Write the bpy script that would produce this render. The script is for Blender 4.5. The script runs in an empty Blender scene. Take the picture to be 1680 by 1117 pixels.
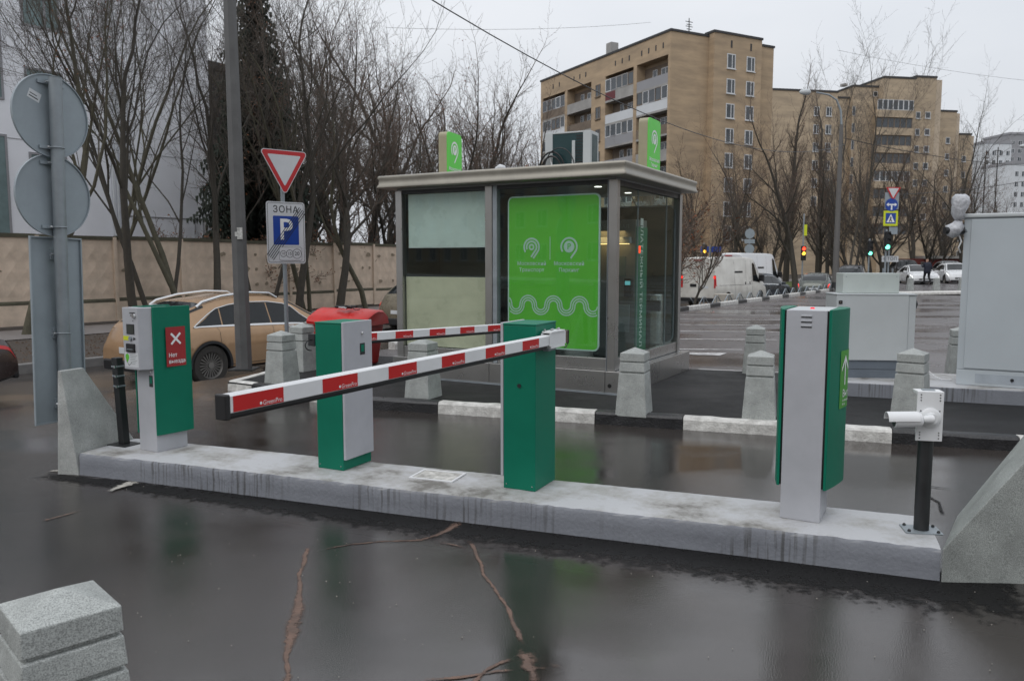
import bpy, bmesh, math, random
from mathutils import Vector, Matrix
R = math.radians
sc = bpy.context.scene
C = sc.collection

# ------------------------------------------------------------------ camera, sky, sun, exposure
cam_d = bpy.data.cameras.new('camera'); cam = bpy.data.objects.new('camera', cam_d); C.objects.link(cam)
cam.location = (0, 0, 1.6); cam.rotation_euler = (R(90 - 5.615), 0, 0)
cam_d.sensor_width = 36; cam_d.lens = 28.007; cam_d.clip_end = 3000; cam_d.clip_start = .05
cam_d.dof.use_dof = True; cam_d.dof.focus_distance = 5.2; cam_d.dof.aperture_fstop = 6.3
sc.camera = cam

w = bpy.data.worlds.new('World'); sc.world = w; w.use_nodes = True
nt = w.node_tree; nt.nodes.clear()
out = nt.nodes.new('ShaderNodeOutputWorld')
sky = nt.nodes.new('ShaderNodeTexSky'); sky.sky_type = 'NISHITA'; sky.sun_disc = False
sky.sun_elevation = R(48); sky.sun_rotation = R(-140); sky.dust_density = 4; sky.air_density = 1.2
b1 = nt.nodes.new('ShaderNodeBackground'); b1.inputs[1].default_value = .05
nt.links.new(sky.outputs[0], b1.inputs[0])
tc = nt.nodes.new('ShaderNodeTexCoord')
sep = nt.nodes.new('ShaderNodeSeparateXYZ'); nt.links.new(tc.outputs['Generated'], sep.inputs[0])
ns = nt.nodes.new('ShaderNodeTexNoise'); ns.inputs['Scale'].default_value = 2.2; ns.inputs['Detail'].default_value = 5
mp = nt.nodes.new('ShaderNodeMapping'); mp.inputs['Scale'].default_value = (1, 1, 2.4)
nt.links.new(tc.outputs['Generated'], mp.inputs[0]); nt.links.new(mp.outputs[0], ns.inputs['Vector'])
rp = nt.nodes.new('ShaderNodeValToRGB')
rp.color_ramp.elements[0].position = .3; rp.color_ramp.elements[0].color = (.80, .84, .90, 1)
rp.color_ramp.elements[1].position = .7; rp.color_ramp.elements[1].color = (.93, .955, 1.0, 1)
nt.links.new(ns.outputs[0], rp.inputs[0])
# overcast luminance law: brighter towards the zenith
ma = nt.nodes.new('ShaderNodeMath'); ma.operation = 'MAXIMUM'; nt.links.new(sep.outputs[2], ma.inputs[0]); ma.inputs[1].default_value = 0
mu = nt.nodes.new('ShaderNodeMath'); mu.operation = 'MULTIPLY_ADD'; nt.links.new(ma.outputs[0], mu.inputs[0]); mu.inputs[1].default_value = .62; mu.inputs[2].default_value = .70
b2 = nt.nodes.new('ShaderNodeBackground'); nt.links.new(rp.outputs[0], b2.inputs[0]); nt.links.new(mu.outputs[0], b2.inputs[1])
mx = nt.nodes.new('ShaderNodeMixShader'); mx.inputs[0].default_value = .9
nt.links.new(b1.outputs[0], mx.inputs[1]); nt.links.new(b2.outputs[0], mx.inputs[2]); nt.links.new(mx.outputs[0], out.inputs[0])

sun_d = bpy.data.lights.new('sun', 'SUN'); sun = bpy.data.objects.new('sun', sun_d); C.objects.link(sun)
sun_d.energy = .6; sun_d.angle = R(30); sun_d.color = (1, .97, .93)
sun.rotation_euler = (R(42), 0, R(320))
sc.view_settings.view_transform = 'Standard'; sc.view_settings.look = 'None'
sc.view_settings.exposure = 0.2; sc.view_settings.gamma = 1; sc.view_settings.use_curve_mapping = False

# ------------------------------------------------------------------ materials
MATS = {}
def newmat(name):
    m = bpy.data.materials.new(name); m.use_nodes = True
    return m, m.node_tree, m.node_tree.nodes['Principled BSDF']
def mat(name, col, rough=.5, metal=0, var=.12, scale=6, bump=0, bscale=80, spec=.5, emit=0, det=4, speck=0, tint=None, rvar=.1, stretch=1):
    if name in MATS: return MATS[name]
    m, t, p = newmat(name)
    p.inputs['Roughness'].default_value = rough; p.inputs['Metallic'].default_value = metal
    p.inputs['Specular IOR Level'].default_value = spec
    tc = t.nodes.new('ShaderNodeTexCoord')
    n = t.nodes.new('ShaderNodeTexNoise'); n.inputs['Scale'].default_value = scale; n.inputs['Detail'].default_value = det
    n.inputs['Roughness'].default_value = .65
    if stretch != 1:
        mpz = t.nodes.new('ShaderNodeMapping'); mpz.inputs['Scale'].default_value = (1, 1, stretch); t.links.new(tc.outputs['Object'], mpz.inputs[0]); t.links.new(mpz.outputs[0], n.inputs['Vector'])
    else: t.links.new(tc.outputs['Object'], n.inputs['Vector'])
    r = t.nodes.new('ShaderNodeValToRGB')
    r.color_ramp.elements[0].position = .3; r.color_ramp.elements[1].position = .7
    lo = tint if tint else tuple(c * (1 - var) for c in col)
    r.color_ramp.elements[0].color = (*lo, 1); r.color_ramp.elements[1].color = (*[min(1, c * (1 + var * .6)) for c in col], 1)
    t.links.new(n.outputs[0], r.inputs[0])
    src = r.outputs[0]
    if speck:
        v = t.nodes.new('ShaderNodeTexNoise'); v.inputs['Scale'].default_value = 260; v.inputs['Detail'].default_value = 2
        t.links.new(tc.outputs['Object'], v.inputs['Vector'])
        rr = t.nodes.new('ShaderNodeValToRGB'); rr.color_ramp.elements[0].position = .36; rr.color_ramp.elements[1].position = .6
        rr.color_ramp.elements[0].color = (1 - speck, 1 - speck, 1 - speck, 1); rr.color_ramp.elements[1].color = (1 + speck * .3,) * 3 + (1,)
        t.links.new(v.outputs[0], rr.inputs[0])
        mm = t.nodes.new('ShaderNodeMix'); mm.data_type = 'RGBA'; mm.blend_type = 'MULTIPLY'; mm.inputs[0].default_value = 1
        t.links.new(src, mm.inputs[6]); t.links.new(rr.outputs[0], mm.inputs[7]); src = mm.outputs[2]
    t.links.new(src, p.inputs['Base Color'])
    if rvar:
        mr = t.nodes.new('ShaderNodeMapRange'); mr.inputs[1].default_value = .3; mr.inputs[2].default_value = .7
        mr.inputs[3].default_value = max(.02, rough - rvar); mr.inputs[4].default_value = min(1, rough + rvar)
        t.links.new(n.outputs[0], mr.inputs[0]); t.links.new(mr.outputs[0], p.inputs['Roughness'])
    if bump:
        bn = t.nodes.new('ShaderNodeTexNoise'); bn.inputs['Scale'].default_value = bscale; bn.inputs['Detail'].default_value = 3
        t.links.new(tc.outputs['Object'], bn.inputs['Vector'])
        bb = t.nodes.new('ShaderNodeBump'); bb.inputs['Strength'].default_value = bump; bb.inputs['Distance'].default_value = .02
        t.links.new(bn.outputs[0], bb.inputs['Height']); t.links.new(bb.outputs[0], p.inputs['Normal'])
    if emit:
        t.links.new(src, p.inputs['Emission Color']); p.inputs['Emission Strength'].default_value = emit
    MATS[name] = m
    return m
def glassmat(name, tint=(.8, .9, .88), refl=.12, rough=.02):
    if name in MATS: return MATS[name]
    m, t, p = newmat(name); t.nodes.remove(p)
    o = t.nodes['Material Output']
    tr = t.nodes.new('ShaderNodeBsdfTransparent'); tr.inputs[0].default_value = (*tint, 1)
    gl = t.nodes.new('ShaderNodeBsdfGlossy'); gl.inputs['Roughness'].default_value = rough; gl.inputs[0].default_value = (.95, 1, 1, 1)
    lw = t.nodes.new('ShaderNodeLayerWeight'); lw.inputs[0].default_value = .5      # Schlick, same on both faces of the pane
    pw = t.nodes.new('ShaderNodeMath'); pw.operation = 'POWER'; t.links.new(lw.outputs['Facing'], pw.inputs[0]); pw.inputs[1].default_value = 5
    mr = t.nodes.new('ShaderNodeMath'); mr.operation = 'MULTIPLY_ADD'; mr.inputs[1].default_value = .32; mr.inputs[2].default_value = refl; mr.use_clamp = True
    t.links.new(pw.outputs[0], mr.inputs[0])
    x = t.nodes.new('ShaderNodeMixShader'); t.links.new(mr.outputs[0], x.inputs[0])
    t.links.new(tr.outputs[0], x.inputs[1]); t.links.new(gl.outputs[0], x.inputs[2]); t.links.new(x.outputs[0], o.inputs[0])
    MATS[name] = m
    return m
def asphalt(name, c0, c1, r0, r1, puddle=.0, scale=.35, bump=.25, grain=140, pud_lo=.5, pud_hi=.62, pscale=.45, spec=.5):
    """wet asphalt: dark stone grain, damp film of uneven gloss, standing water in hollows"""
    m, t, p = newmat(name); N = t.nodes.new; L = t.links.new
    tc = N('ShaderNodeTexCoord')
    big = N('ShaderNodeTexNoise'); big.inputs['Scale'].default_value = scale; big.inputs['Detail'].default_value = 10; big.inputs['Roughness'].default_value = .68
    L(tc.outputs['Object'], big.inputs['Vector'])
    r = N('ShaderNodeValToRGB'); r.color_ramp.elements[0].position = .35; r.color_ramp.elements[1].position = .68
    r.color_ramp.elements[0].color = (*c0, 1); r.color_ramp.elements[1].color = (*c1, 1); L(big.outputs[0], r.inputs[0])
    g = N('ShaderNodeTexNoise'); g.inputs['Scale'].default_value = grain; g.inputs['Detail'].default_value = 3; L(tc.outputs['Object'], g.inputs['Vector'])
    gr = N('ShaderNodeValToRGB'); gr.color_ramp.elements[0].position = .3; gr.color_ramp.elements[1].position = .75
    gr.color_ramp.elements[0].color = (.5, .5, .5, 1); gr.color_ramp.elements[1].color = (1.9, 1.9, 1.9, 1); L(g.outputs[0], gr.inputs[0])
    mm = N('ShaderNodeMix'); mm.data_type = 'RGBA'; mm.blend_type = 'MULTIPLY'; mm.inputs[0].default_value = 1
    L(r.outputs[0], mm.inputs[6]); L(gr.outputs[0], mm.inputs[7]); L(mm.outputs[2], p.inputs['Base Color'])
    pn = N('ShaderNodeTexNoise'); pn.inputs['Scale'].default_value = pscale; pn.inputs['Detail'].default_value = 4; pn.inputs['Roughness'].default_value = .45
    mpp = N('ShaderNodeMapping'); mpp.inputs['Location'].default_value = (3.1, 7.7, 0); mpp.inputs['Rotation'].default_value = (0, 0, R(-20)); mpp.inputs['Scale'].default_value = (.8, 1.6, 1)
    L(tc.outputs['Object'], mpp.inputs[0]); L(mpp.outputs[0], pn.inputs['Vector'])
    pr = N('ShaderNodeMapRange'); pr.inputs[1].default_value = pud_lo; pr.inputs[2].default_value = pud_hi; pr.inputs[3].default_value = 0; pr.inputs[4].default_value = 1
    L(pn.outputs[0], pr.inputs[0])
    n2 = N('ShaderNodeTexNoise'); n2.inputs['Scale'].default_value = 1.6; n2.inputs['Detail'].default_value = 12; n2.inputs['Roughness'].default_value = .78; L(tc.outputs['Object'], n2.inputs['Vector'])
    rr = N('ShaderNodeMapRange'); rr.inputs[1].default_value = .3; rr.inputs[2].default_value = .7; rr.inputs[3].default_value = r0; rr.inputs[4].default_value = r1; L(n2.outputs[0], rr.inputs[0])
    rm = N('ShaderNodeMix'); rm.data_type = 'FLOAT'; L(pr.outputs[0], rm.inputs[0]); L(rr.outputs[0], rm.inputs[2]); rm.inputs[3].default_value = r0 * .55 if puddle else r0
    L(rm.outputs[0], p.inputs['Roughness'])
    bs = N('ShaderNodeMath'); bs.operation = 'MULTIPLY_ADD'; L(pr.outputs[0], bs.inputs[0]); bs.inputs[1].default_value = -bump * .75; bs.inputs[2].default_value = bump
    bb = N('ShaderNodeBump'); bb.inputs['Distance'].default_value = .012; L(bs.outputs[0], bb.inputs['Strength']); L(g.outputs[0], bb.inputs['Height'])
    L(bb.outputs[0], p.inputs['Normal'])
    p.inputs['Specular IOR Level'].default_value = spec
    MATS[name] = m
    return m

M = {}
M['road'] = asphalt('wet_asphalt', (.018, .015, .0135), (.042, .035, .031), .11, .26, 1, bump=.10, spec=.95)
M['pave'] = asphalt('fresh_asphalt', (.012, .012, .0125), (.021, .021, .0215), .5, .75, 0, bump=.5, grain=110, spec=.22)
M['lot'] = asphalt('worn_wet_asphalt', (.060, .053, .054), (.105, .094, .096), .2, .45, 1, bump=.2, scale=.25, pscale=.3)
M['green'] = mat('green_paint', (.0006, .158, .095), .45, var=.10, scale=3.5, det=9, bump=.01, bscale=300, rvar=.05, spec=.3)
M['grey'] = mat('grey_paint', (.43, .44, .47), .42, var=.09, scale=4, det=8, rvar=.08)
M['ltgrey'] = mat('light_grey_paint', (.50, .53, .54), .42, var=.06, scale=2, rvar=.05)
M['cabblue'] = mat('blue_grey_paint', (.13, .155, .185), .5, var=.08)
M['conc'] = mat('plinth_paint', (.47, .475, .49), .6, var=.22, scale=5, det=9, bump=.25, bscale=40, tint=(.27, .262, .245))
M['granite'] = mat('granite', (.41, .43, .415), .62, var=.26, scale=7, speck=.42, bump=.15, bscale=200, det=6)
M['granite2'] = mat('granite_block', (.47, .485, .47), .7, var=.24, scale=5, speck=.40, bump=.15, bscale=200, det=6)
M['kerbw'] = mat('white_kerb_paint', (.66, .65, .62), .65, var=.3, scale=9, det=8, bump=.4, bscale=50, tint=(.36, .35, .33))
M['kerbb'] = mat('black_kerb_paint', (.022, .022, .024), .35, var=.3, scale=7, bump=.4, bscale=50)
M['kerbg'] = mat('grey_kerb', (.17, .165, .16), .7, var=.25, scale=6, bump=.3)
M['white'] = mat('white_paint', (.72, .73, .74), .4, var=.04)
M['line'] = mat('line_paint', (.62, .61, .60), .6, var=.4, scale=5, det=10, tint=(.22, .21, .205))
M['red'] = mat('red_film', (.52, .012, .012), .4, var=.04)
M['black'] = mat('black_rubber', (.012, .012, .013), .45, var=.2)
M['dark'] = mat('dark_plastic', (.02, .021, .023), .4, var=.2)
M['darkmetal'] = mat('dark_grey_metal', (.045, .047, .049), .42, metal=.5, var=.15)
M['galv'] = mat('galvanised_steel', (.30, .335, .36), .5, metal=.45, var=.16, scale=7, det=8, rvar=.12)
M['signback'] = mat('sign_back_grey', (.30, .345, .375), .48, metal=.15, var=.12, scale=4, det=7)
M['steel'] = mat('stainless_steel', (.40, .395, .385), .30, metal=.85, var=.05, scale=2, rvar=.06)
M['fascia'] = mat('weathered_fascia', (.33, .31, .265), .42, metal=.4, var=.2, scale=3, det=8)
M['lime'] = mat('lime_film', (.12, .50, .035), .45, var=.04)
M['limeb'] = mat('lime_sign', (.085, .52, .05), .4, var=.03, emit=.12)
M['pale'] = mat('pale_print', (.50, .62, .58), .5, var=.03)
M['whitef'] = mat('white_print', (.80, .81, .82), .45, var=.03)
M['blue'] = mat('sign_blue', (.010, .055, .32), .4, var=.04)
M['signred'] = mat('sign_red', (.50, .015, .02), .4, var=.04)
M['yellow'] = mat('yellow_film', (.62, .68, .02), .45, var=.04)
M['signwhite'] = mat('sign_white', (.60, .62, .64), .45, var=.05)
M['glass'] = glassmat('kiosk_glass', (.90, .95, .93), .032)
M['film'] = mat('frosted_film', (.62, .66, .65), .3, var=.12, scale=2)
M['beigefilm'] = mat('beige_film', (.64, .56, .435), .3, var=.14, scale=2.5)
M['winglass'] = mat('window_glass', (.035, .045, .055), .08, var=.4, scale=.7, spec=.8, rvar=.03)
M['autoglass'] = mat('car_glass', (.012, .015, .017), .06, var=.2, spec=.35, rvar=0)
M['tyre'] = mat('tyre', (.045, .042, .038), .8, var=.2)
M['rim'] = mat('wheel_rim', (.26, .25, .235), .45, metal=.6, var=.15)
M['chrome'] = mat('chrome', (.62, .62, .62), .18, metal=.9, var=.05)
M['tail'] = mat('tail_lamp_lit', (.9, .03, .02), .3, var=.02, emit=1.0)
M['amber'] = mat('amber_lamp_lit', (1.0, .42, .03), .3, var=.02, emit=2.2)
M['head'] = mat('head_lamp', (.9, .92, .9), .2, var=.02, emit=.8)
M['bark'] = mat('bark', (.055, .048, .038), .85, var=.35, scale=9, bump=.5, bscale=30, det=6)
M['bark2'] = mat('mossy_bark', (.085, .078, .052), .85, var=.35, scale=9, bump=.5, bscale=30, det=6)
M['twig'] = mat('twig', (.088, .076, .063), .85, var=.25)
M['twig2'] = mat('reddish_twig', (.115, .085, .066), .85, var=.25)
M['needle'] = mat('needles', (.026, .034, .024), .85, var=.4, scale=1.5)
M['dryleaf'] = mat('dry_leaves', (.16, .058, .022), .8, var=.4, scale=1.3)
M['soil'] = mat('soil', (.055, .042, .033), .95, var=.4, scale=3, det=9, bump=.9, bscale=25)
M['grass'] = mat('winter_grass', (.10, .13, .035), .95, var=.4, scale=4, bump=.8, bscale=30)
M['path'] = mat('footpath', (.17, .155, .15), .6, var=.2, scale=2, det=8)
M['fence'] = mat('fence_concrete', (.61, .49, .385), .85, var=.22, scale=1.6, det=9, bump=.3, bscale=30, tint=(.45, .365, .285))
M['moss'] = mat('mossy_concrete', (.085, .08, .055), .95, var=.4, scale=3, det=8)
M['stain'] = mat('lichen', (.27, .22, .16), .95, var=.4, scale=9, det=8)
M['render'] = mat('white_render', (.84, .85, .89), .8, var=.06, scale=.35, det=7)
M['tealglass'] = mat('teal_window', (.17, .24, .245), .2, var=.3, scale=.6, rvar=.03)
M['brick'] = mat('yellow_brick', (.45, .335, .22), .9, var=.24, scale=.20, det=11, tint=(.29, .22, .15), stretch=5)
M['brick2'] = mat('tan_brick', (.48, .38, .265), .9, var=.2, scale=.20, det=11, tint=(.32, .255, .185), stretch=5)
M['roofdark'] = mat('roof_felt', (.05, .05, .052), .8, var=.2)
M['parapet'] = mat('balcony_panel', (.34, .33, .315), .8, var=.3, scale=.5, det=7)
M['loggia'] = mat('loggia_wall', (.19, .15, .115), .9, var=.3, scale=.6)
M['frame'] = mat('window_frame', (.62, .63, .64), .5, var=.1)
M['paleb'] = mat('pale_tower', (.62, .64, .66), .8, var=.1, scale=.2)
M['greyb'] = mat('grey_tower', (.30, .30, .315), .8, var=.1, scale=.2)

# ------------------------------------------------------------------ mesh helpers
class MB:
    def __init__(s): s.v = []; s.f = []
    def add(s, vs, fs):
        o = len(s.v); s.v += [tuple(v) for v in vs]; s.f += [tuple(i + o for i in f) for f in fs]; return s
    def box(s, x0, x1, y0, y1, z0, z1):
        return s.add([(x0, y0, z0), (x1, y0, z0), (x1, y1, z0), (x0, y1, z0), (x0, y0, z1), (x1, y0, z1), (x1, y1, z1), (x0, y1, z1)],
                     [(0, 3, 2, 1), (4, 5, 6, 7), (0, 1, 5, 4), (1, 2, 6, 5), (2, 3, 7, 6), (3, 0, 4, 7)])
    def hexa(s, b, t):
        return s.add(list(b) + list(t), [(0, 3, 2, 1), (4, 5, 6, 7), (0, 1, 5, 4), (1, 2, 6, 5), (2, 3, 7, 6), (3, 0, 4, 7)])
    def prism(s, poly, h0, h1, ax='z'):
        n = len(poly)
        def P(a, b, h): return {'z': (a, b, h), 'y': (a, h, b), 'x': (h, a, b)}[ax]
        vs = [P(a, b, h0) for a, b in poly] + [P(a, b, h1) for a, b in poly]
        return s.add(vs, [tuple(range(n))[::-1], tuple(range(n, 2 * n))] + [(i, (i + 1) % n, n + (i + 1) % n, n + i) for i in range(n)])
    def tube(s, pts, rad, k=8, cap=True):
        pts = [Vector(p) for p in pts]; n = len(pts)
        if not hasattr(rad, '__len__'): rad = [rad] * n
        vs = []; ref = None
        for i, p in enumerate(pts):
            d = (pts[min(i + 1, n - 1)] - pts[max(i - 1, 0)])
            if d.length < 1e-9: d = Vector((0, 0, 1))
            d.normalize()
            if ref is None:
                ref = Vector((1, 0, 0)) if abs(d.x) < .8 else Vector((0, 1, 0))
            a = (ref - d * ref.dot(d))
            if a.length < 1e-6: a = d.orthogonal()
            a.normalize(); ref = a; b = d.cross(a)
            for j in range(k):
                an = 2 * math.pi * j / k
                vs.append(p + (a * math.cos(an) + b * math.sin(an)) * rad[i])
        fs = [(i * k + j, i * k + (j + 1) % k, (i + 1) * k + (j + 1) % k, (i + 1) * k + j) for i in range(n - 1) for j in range(k)]
        if cap and k > 2: fs += [tuple(range(k))[::-1], tuple(range((n - 1) * k, n * k))]
        return s.add(vs, fs)
    def lathe(s, prof, n=24, ax='z', c=(0, 0, 0), cap=True):
        vs = []; fs = []
        for r, h in prof:
            for j in range(n):
                a = 2 * math.pi * j / n; q = (r * math.cos(a), r * math.sin(a))
                vs.append({'z': (c[0] + q[0], c[1] + q[1], c[2] + h), 'y': (c[0] + q[0], c[1] + h, c[2] + q[1]), 'x': (c[0] + h, c[1] + q[0], c[2] + q[1])}[ax])
        for i in range(len(prof) - 1):
            for j in range(n): fs.append((i * n + j, i * n + (j + 1) % n, (i + 1) * n + (j + 1) % n, (i + 1) * n + j))
        if cap: fs += [tuple(range(n))[::-1], tuple(range((len(prof) - 1) * n, len(prof) * n))]
        return s.add(vs, fs)
    def ribbon(s, pts, wd, y=0, th=.0):
        """flat band along a polyline in the local XZ plane (faces -y)"""
        n = len(pts); vs = []
        for i, (x, z) in enumerate(pts):
            x0, z0 = pts[max(0, i - 1)]; x1, z1 = pts[min(n - 1, i + 1)]
            l = math.hypot(x1 - x0, z1 - z0) or 1; nx, nz = -(z1 - z0) / l, (x1 - x0) / l
            ww = wd[i] if hasattr(wd, '__len__') else wd
            vs += [(x + nx * ww / 2, y, z + nz * ww / 2), (x - nx * ww / 2, y, z - nz * ww / 2)]
        return s.add(vs, [(2 * i, 2 * i + 1, 2 * i + 3, 2 * i + 2) for i in range(n - 1)])
    def mesh(s, name):
        me = bpy.data.meshes.new(name); me.from_pydata(s.v, [], s.f); me.validate()
        bm = bmesh.new(); bm.from_mesh(me); bmesh.ops.recalc_face_normals(bm, faces=bm.faces); bm.to_mesh(me); bm.free()
        return me
    def build(s, name, m, parent=None, bevel=0, smooth=False, loc=None, rz=0, seg=2):
        me = s.mesh(name); me.materials.append(M[m] if isinstance(m, str) else m)
        return place(name, me, parent, bevel, smooth, loc, rz, seg)
def place(name, me, parent=None, bevel=0, smooth=False, loc=None, rz=0, seg=2):
    o = bpy.data.objects.new(name, me); C.objects.link(o)
    if parent: o.parent = parent
    if loc is not None: o.location = loc
    if rz: o.rotation_euler = (0, 0, rz)
    if smooth:
        for p in me.polygons: p.use_smooth = True
        if smooth != 'all':
            try: me.set_sharp_from_angle(angle=R(40))
            except Exception: pass
    if bevel:
        b = o.modifiers.new('bevel', 'BEVEL'); b.width = bevel; b.segments = seg; b.limit_method = 'ANGLE'; b.angle_limit = R(40)
    return o
def tag(o, label=None, cat=None, group=None, kind=None):
    if label: o['label'] = label
    if cat: o['category'] = cat
    if group: o['group'] = group
    if kind: o['kind'] = kind
    return o
def E(name, label, cat, loc=(0, 0, 0), rz=0, group=None):
    o = bpy.data.objects.new(name, None); C.objects.link(o); o.location = loc; o.rotation_euler = (0, 0, rz); o.empty_display_size = .1
    return tag(o, label, cat, group)
def struct(o): o['kind'] = 'structure'; return o
def copy_tree(o, parent=None):
    c = o.copy(); C.objects.link(c); c.parent = parent
    for ch in o.children: copy_tree(ch, c)
    return c
def text_mesh(body, size, align='CENTER', bold=0, shear=0, space=1.0, line=1.0):
    cu = bpy.data.curves.new('lettering', 'FONT'); cu.body = body; cu.size = size; cu.align_x = align; cu.align_y = 'CENTER'
    cu.offset = bold * size; cu.shear = shear; cu.space_character = space; cu.space_line = line; cu.resolution_u = 3
    o = bpy.data.objects.new('lettering_tmp', cu); C.objects.link(o)
    dg = bpy.context.evaluated_depsgraph_get(); me = bpy.data.meshes.new_from_object(o.evaluated_get(dg))
    bpy.data.objects.remove(o); bpy.data.curves.remove(cu)
    # text lies in XY; stand it up in XZ facing -y
    me.transform(Matrix.Rotation(R(90), 4, 'X'))
    return me
def text(body, size, m, parent, loc, rz=0, ry=0, **k):
    me = text_mesh(body, size, **k); me.materials.clear(); me.materials.append(M[m])
    o = place('lettering', me, parent); o.location = loc; o.rotation_euler = (0, ry, rz)
    return o
def rrect(w, h, r, n=5, x0=0, z0=0):
    pts = []
    for cx, cz, a in ((w / 2 - r, h / 2 - r, 0), (-w / 2 + r, h / 2 - r, 90), (-w / 2 + r, -h / 2 + r, 180), (w / 2 - r, -h / 2 + r, 270)):
        for i in range(n + 1):
            an = R(a + 90 * i / n); pts.append((x0 + cx + r * math.cos(an), z0 + cz + r * math.sin(an)))
    return pts
def flat(poly, y=0): return MB().add([(x, y, z) for x, z in poly], [tuple(range(len(poly)))])
def arcpts(cx, cz, r, a0, a1, n=16): return [(cx + r * math.cos(R(a0 + (a1 - a0) * i / n)), cz + r * math.sin(R(a0 + (a1 - a0) * i / n))) for i in range(n + 1)]
F = 1307.0
def AX(px, d): return (px - 840) / F * d            # lateral offset of something seen at column px, d metres out
def lerp(a, b, t): return a + (b - a) * t
def interp(tab, x):
    if x <= tab[0][0]: return tab[0][1]
    for (a, va), (b, vb) in zip(tab, tab[1:]):
        if x <= b:
            return lerp(va, vb, (x - a) / (b - a))
    return tab[-1][1]
def smooth01(x): x = max(0, min(1, x)); return x * x * (3 - 2 * x)
# street frame: t along the street kerb, s to the left of it
SD = Vector((.5565, .8308)); SN = Vector((-.8308, .5565)); SP = Vector((5.3, 24.6))
def ST(t, s, z=0): q = SP + SD * t + SN * s; return (q.x, q.y, z)
def sdist(x, y): return (Vector((x, y)) - SP).dot(SN)
def zg(x, y): return -.6 * smooth01(sdist(x, y) / 3.0)

# ================================================================== SETTING
rnd = random.Random(4)
def sheet(name, poly, z, m, kind='structure'):
    mb = MB().add([(x, y, z if not callable(z) else z(x, y)) for x, y in poly], [tuple(range(len(poly)))])
    o = mb.build(name, m); o['kind'] = kind; return o
# main road and everything under it: one sheet that falls away towards the street and reaches the horizon
def axis(lo, hi, near, far):
    v = []; x = lo
    while x < hi:
        v.append(x); a = abs(x - (5 if near else 0)); x += 1.0 if a < 40 else (6 if a < 100 else 60)
    v.append(hi); return v
gx = axis(-900, 900, 0, 0); gy = axis(-60, 1500, 1, 0)
mb = MB(); nx = len(gx)
mb.v = [(x, y, zg(x, y)) for y in gy for x in gx]
mb.f = [(j * nx + i, j * nx + i + 1, (j + 1) * nx + i + 1, (j + 1) * nx + i) for j in range(len(gy) - 1) for i in range(nx - 1)]
road = struct(mb.build('road', 'road', smooth='all'))
def band(name, s0, s1, t0, t1, z, m, step=2.0):
    n = int((t1 - t0) / step); mb = MB()
    for i in range(n + 1):
        t = t0 + (t1 - t0) * i / n
        mb.v += [ST(t, s0, z), ST(t, s1, z)]
    mb.f = [(2 * i, 2 * i + 2, 2 * i + 3, 2 * i + 1) for i in range(n)]
    return struct(mb.build(name, m))
band('verge', 7.6, 13.2, -45, 160, -.45, 'soil')
band('footpath', 13.2, 16.3, -45, 160, -.43, 'path')
band('yard_ground', 16.3, 120, -60, 200, -.44, 'soil')
# clods and dead leaves on the verge
mb = MB()
for i in range(2600):
    t = rnd.uniform(-22, 6); s_ = rnd.uniform(7.7, 13); x, y, z = ST(t, s_, -.45); r = rnd.uniform(.015, .05); a = rnd.uniform(0, 6)
    mb.add([(x + r * math.cos(a), y + r * math.sin(a), z), (x + r * math.cos(a + 2), y + r * math.sin(a + 2), z), (x + r * math.cos(a + 4), y + r * math.sin(a + 4), z), (x, y, z + r * rnd.uniform(.5, 1.3))], [(0, 1, 3), (1, 2, 3), (2, 0, 3)])
tag(mb.build('leaf_litter', mat('leaf_litter', (.085, .058, .04), .95, var=.5, scale=2)), 'brown dead leaves and clods on the verge', 'leaf litter', kind='stuff')
# far kerb of the street
ke = E('street_kerb', None, None); ke['kind'] = 'structure'
kg = MB().box(-.99, .99, -.09, .09, -.12, .17).mesh('kerb_stone'); kg.materials.append(M['kerbg'])
for i in range(40):
    t = -34 + 2 * i; o = place('kerb_stone', kg, ke, .02); o.location = ST(t, 7.5, -.58 + rnd.uniform(-.008, .008)); o.rotation_euler = (0, 0, math.atan2(SD.y, SD.x))
# far verge beyond the right hand crossing
sheet('grass_verge', [ST(22, 8.2)[:2], ST(90, 8.2)[:2], ST(90, 13)[:2], ST(22, 13)[:2]], -.435, 'grass')
# pavement around the kiosk (raised .12)
PA = (-3.55, 9.86); PB = (-1.60, 8.62); PC = (-.79, 8.36); PD = (12.0, 4.07); PEe = (12.0, 7.85); PF = (-2.75, 12.82)
pv = [PA, PB, PC, PD, PEe, PF]
pave = struct(MB().prism(pv, -.1, .112).build('pavement', 'pave'))
lot = struct(MB().prism([(-2.75, 12.83), (12, 7.86), (70, 4), (70, 62), ST(42, .15)[:2], ST(-14, .15)[:2]], -.1, .10).build('parking_lot', 'lot'))
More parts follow.
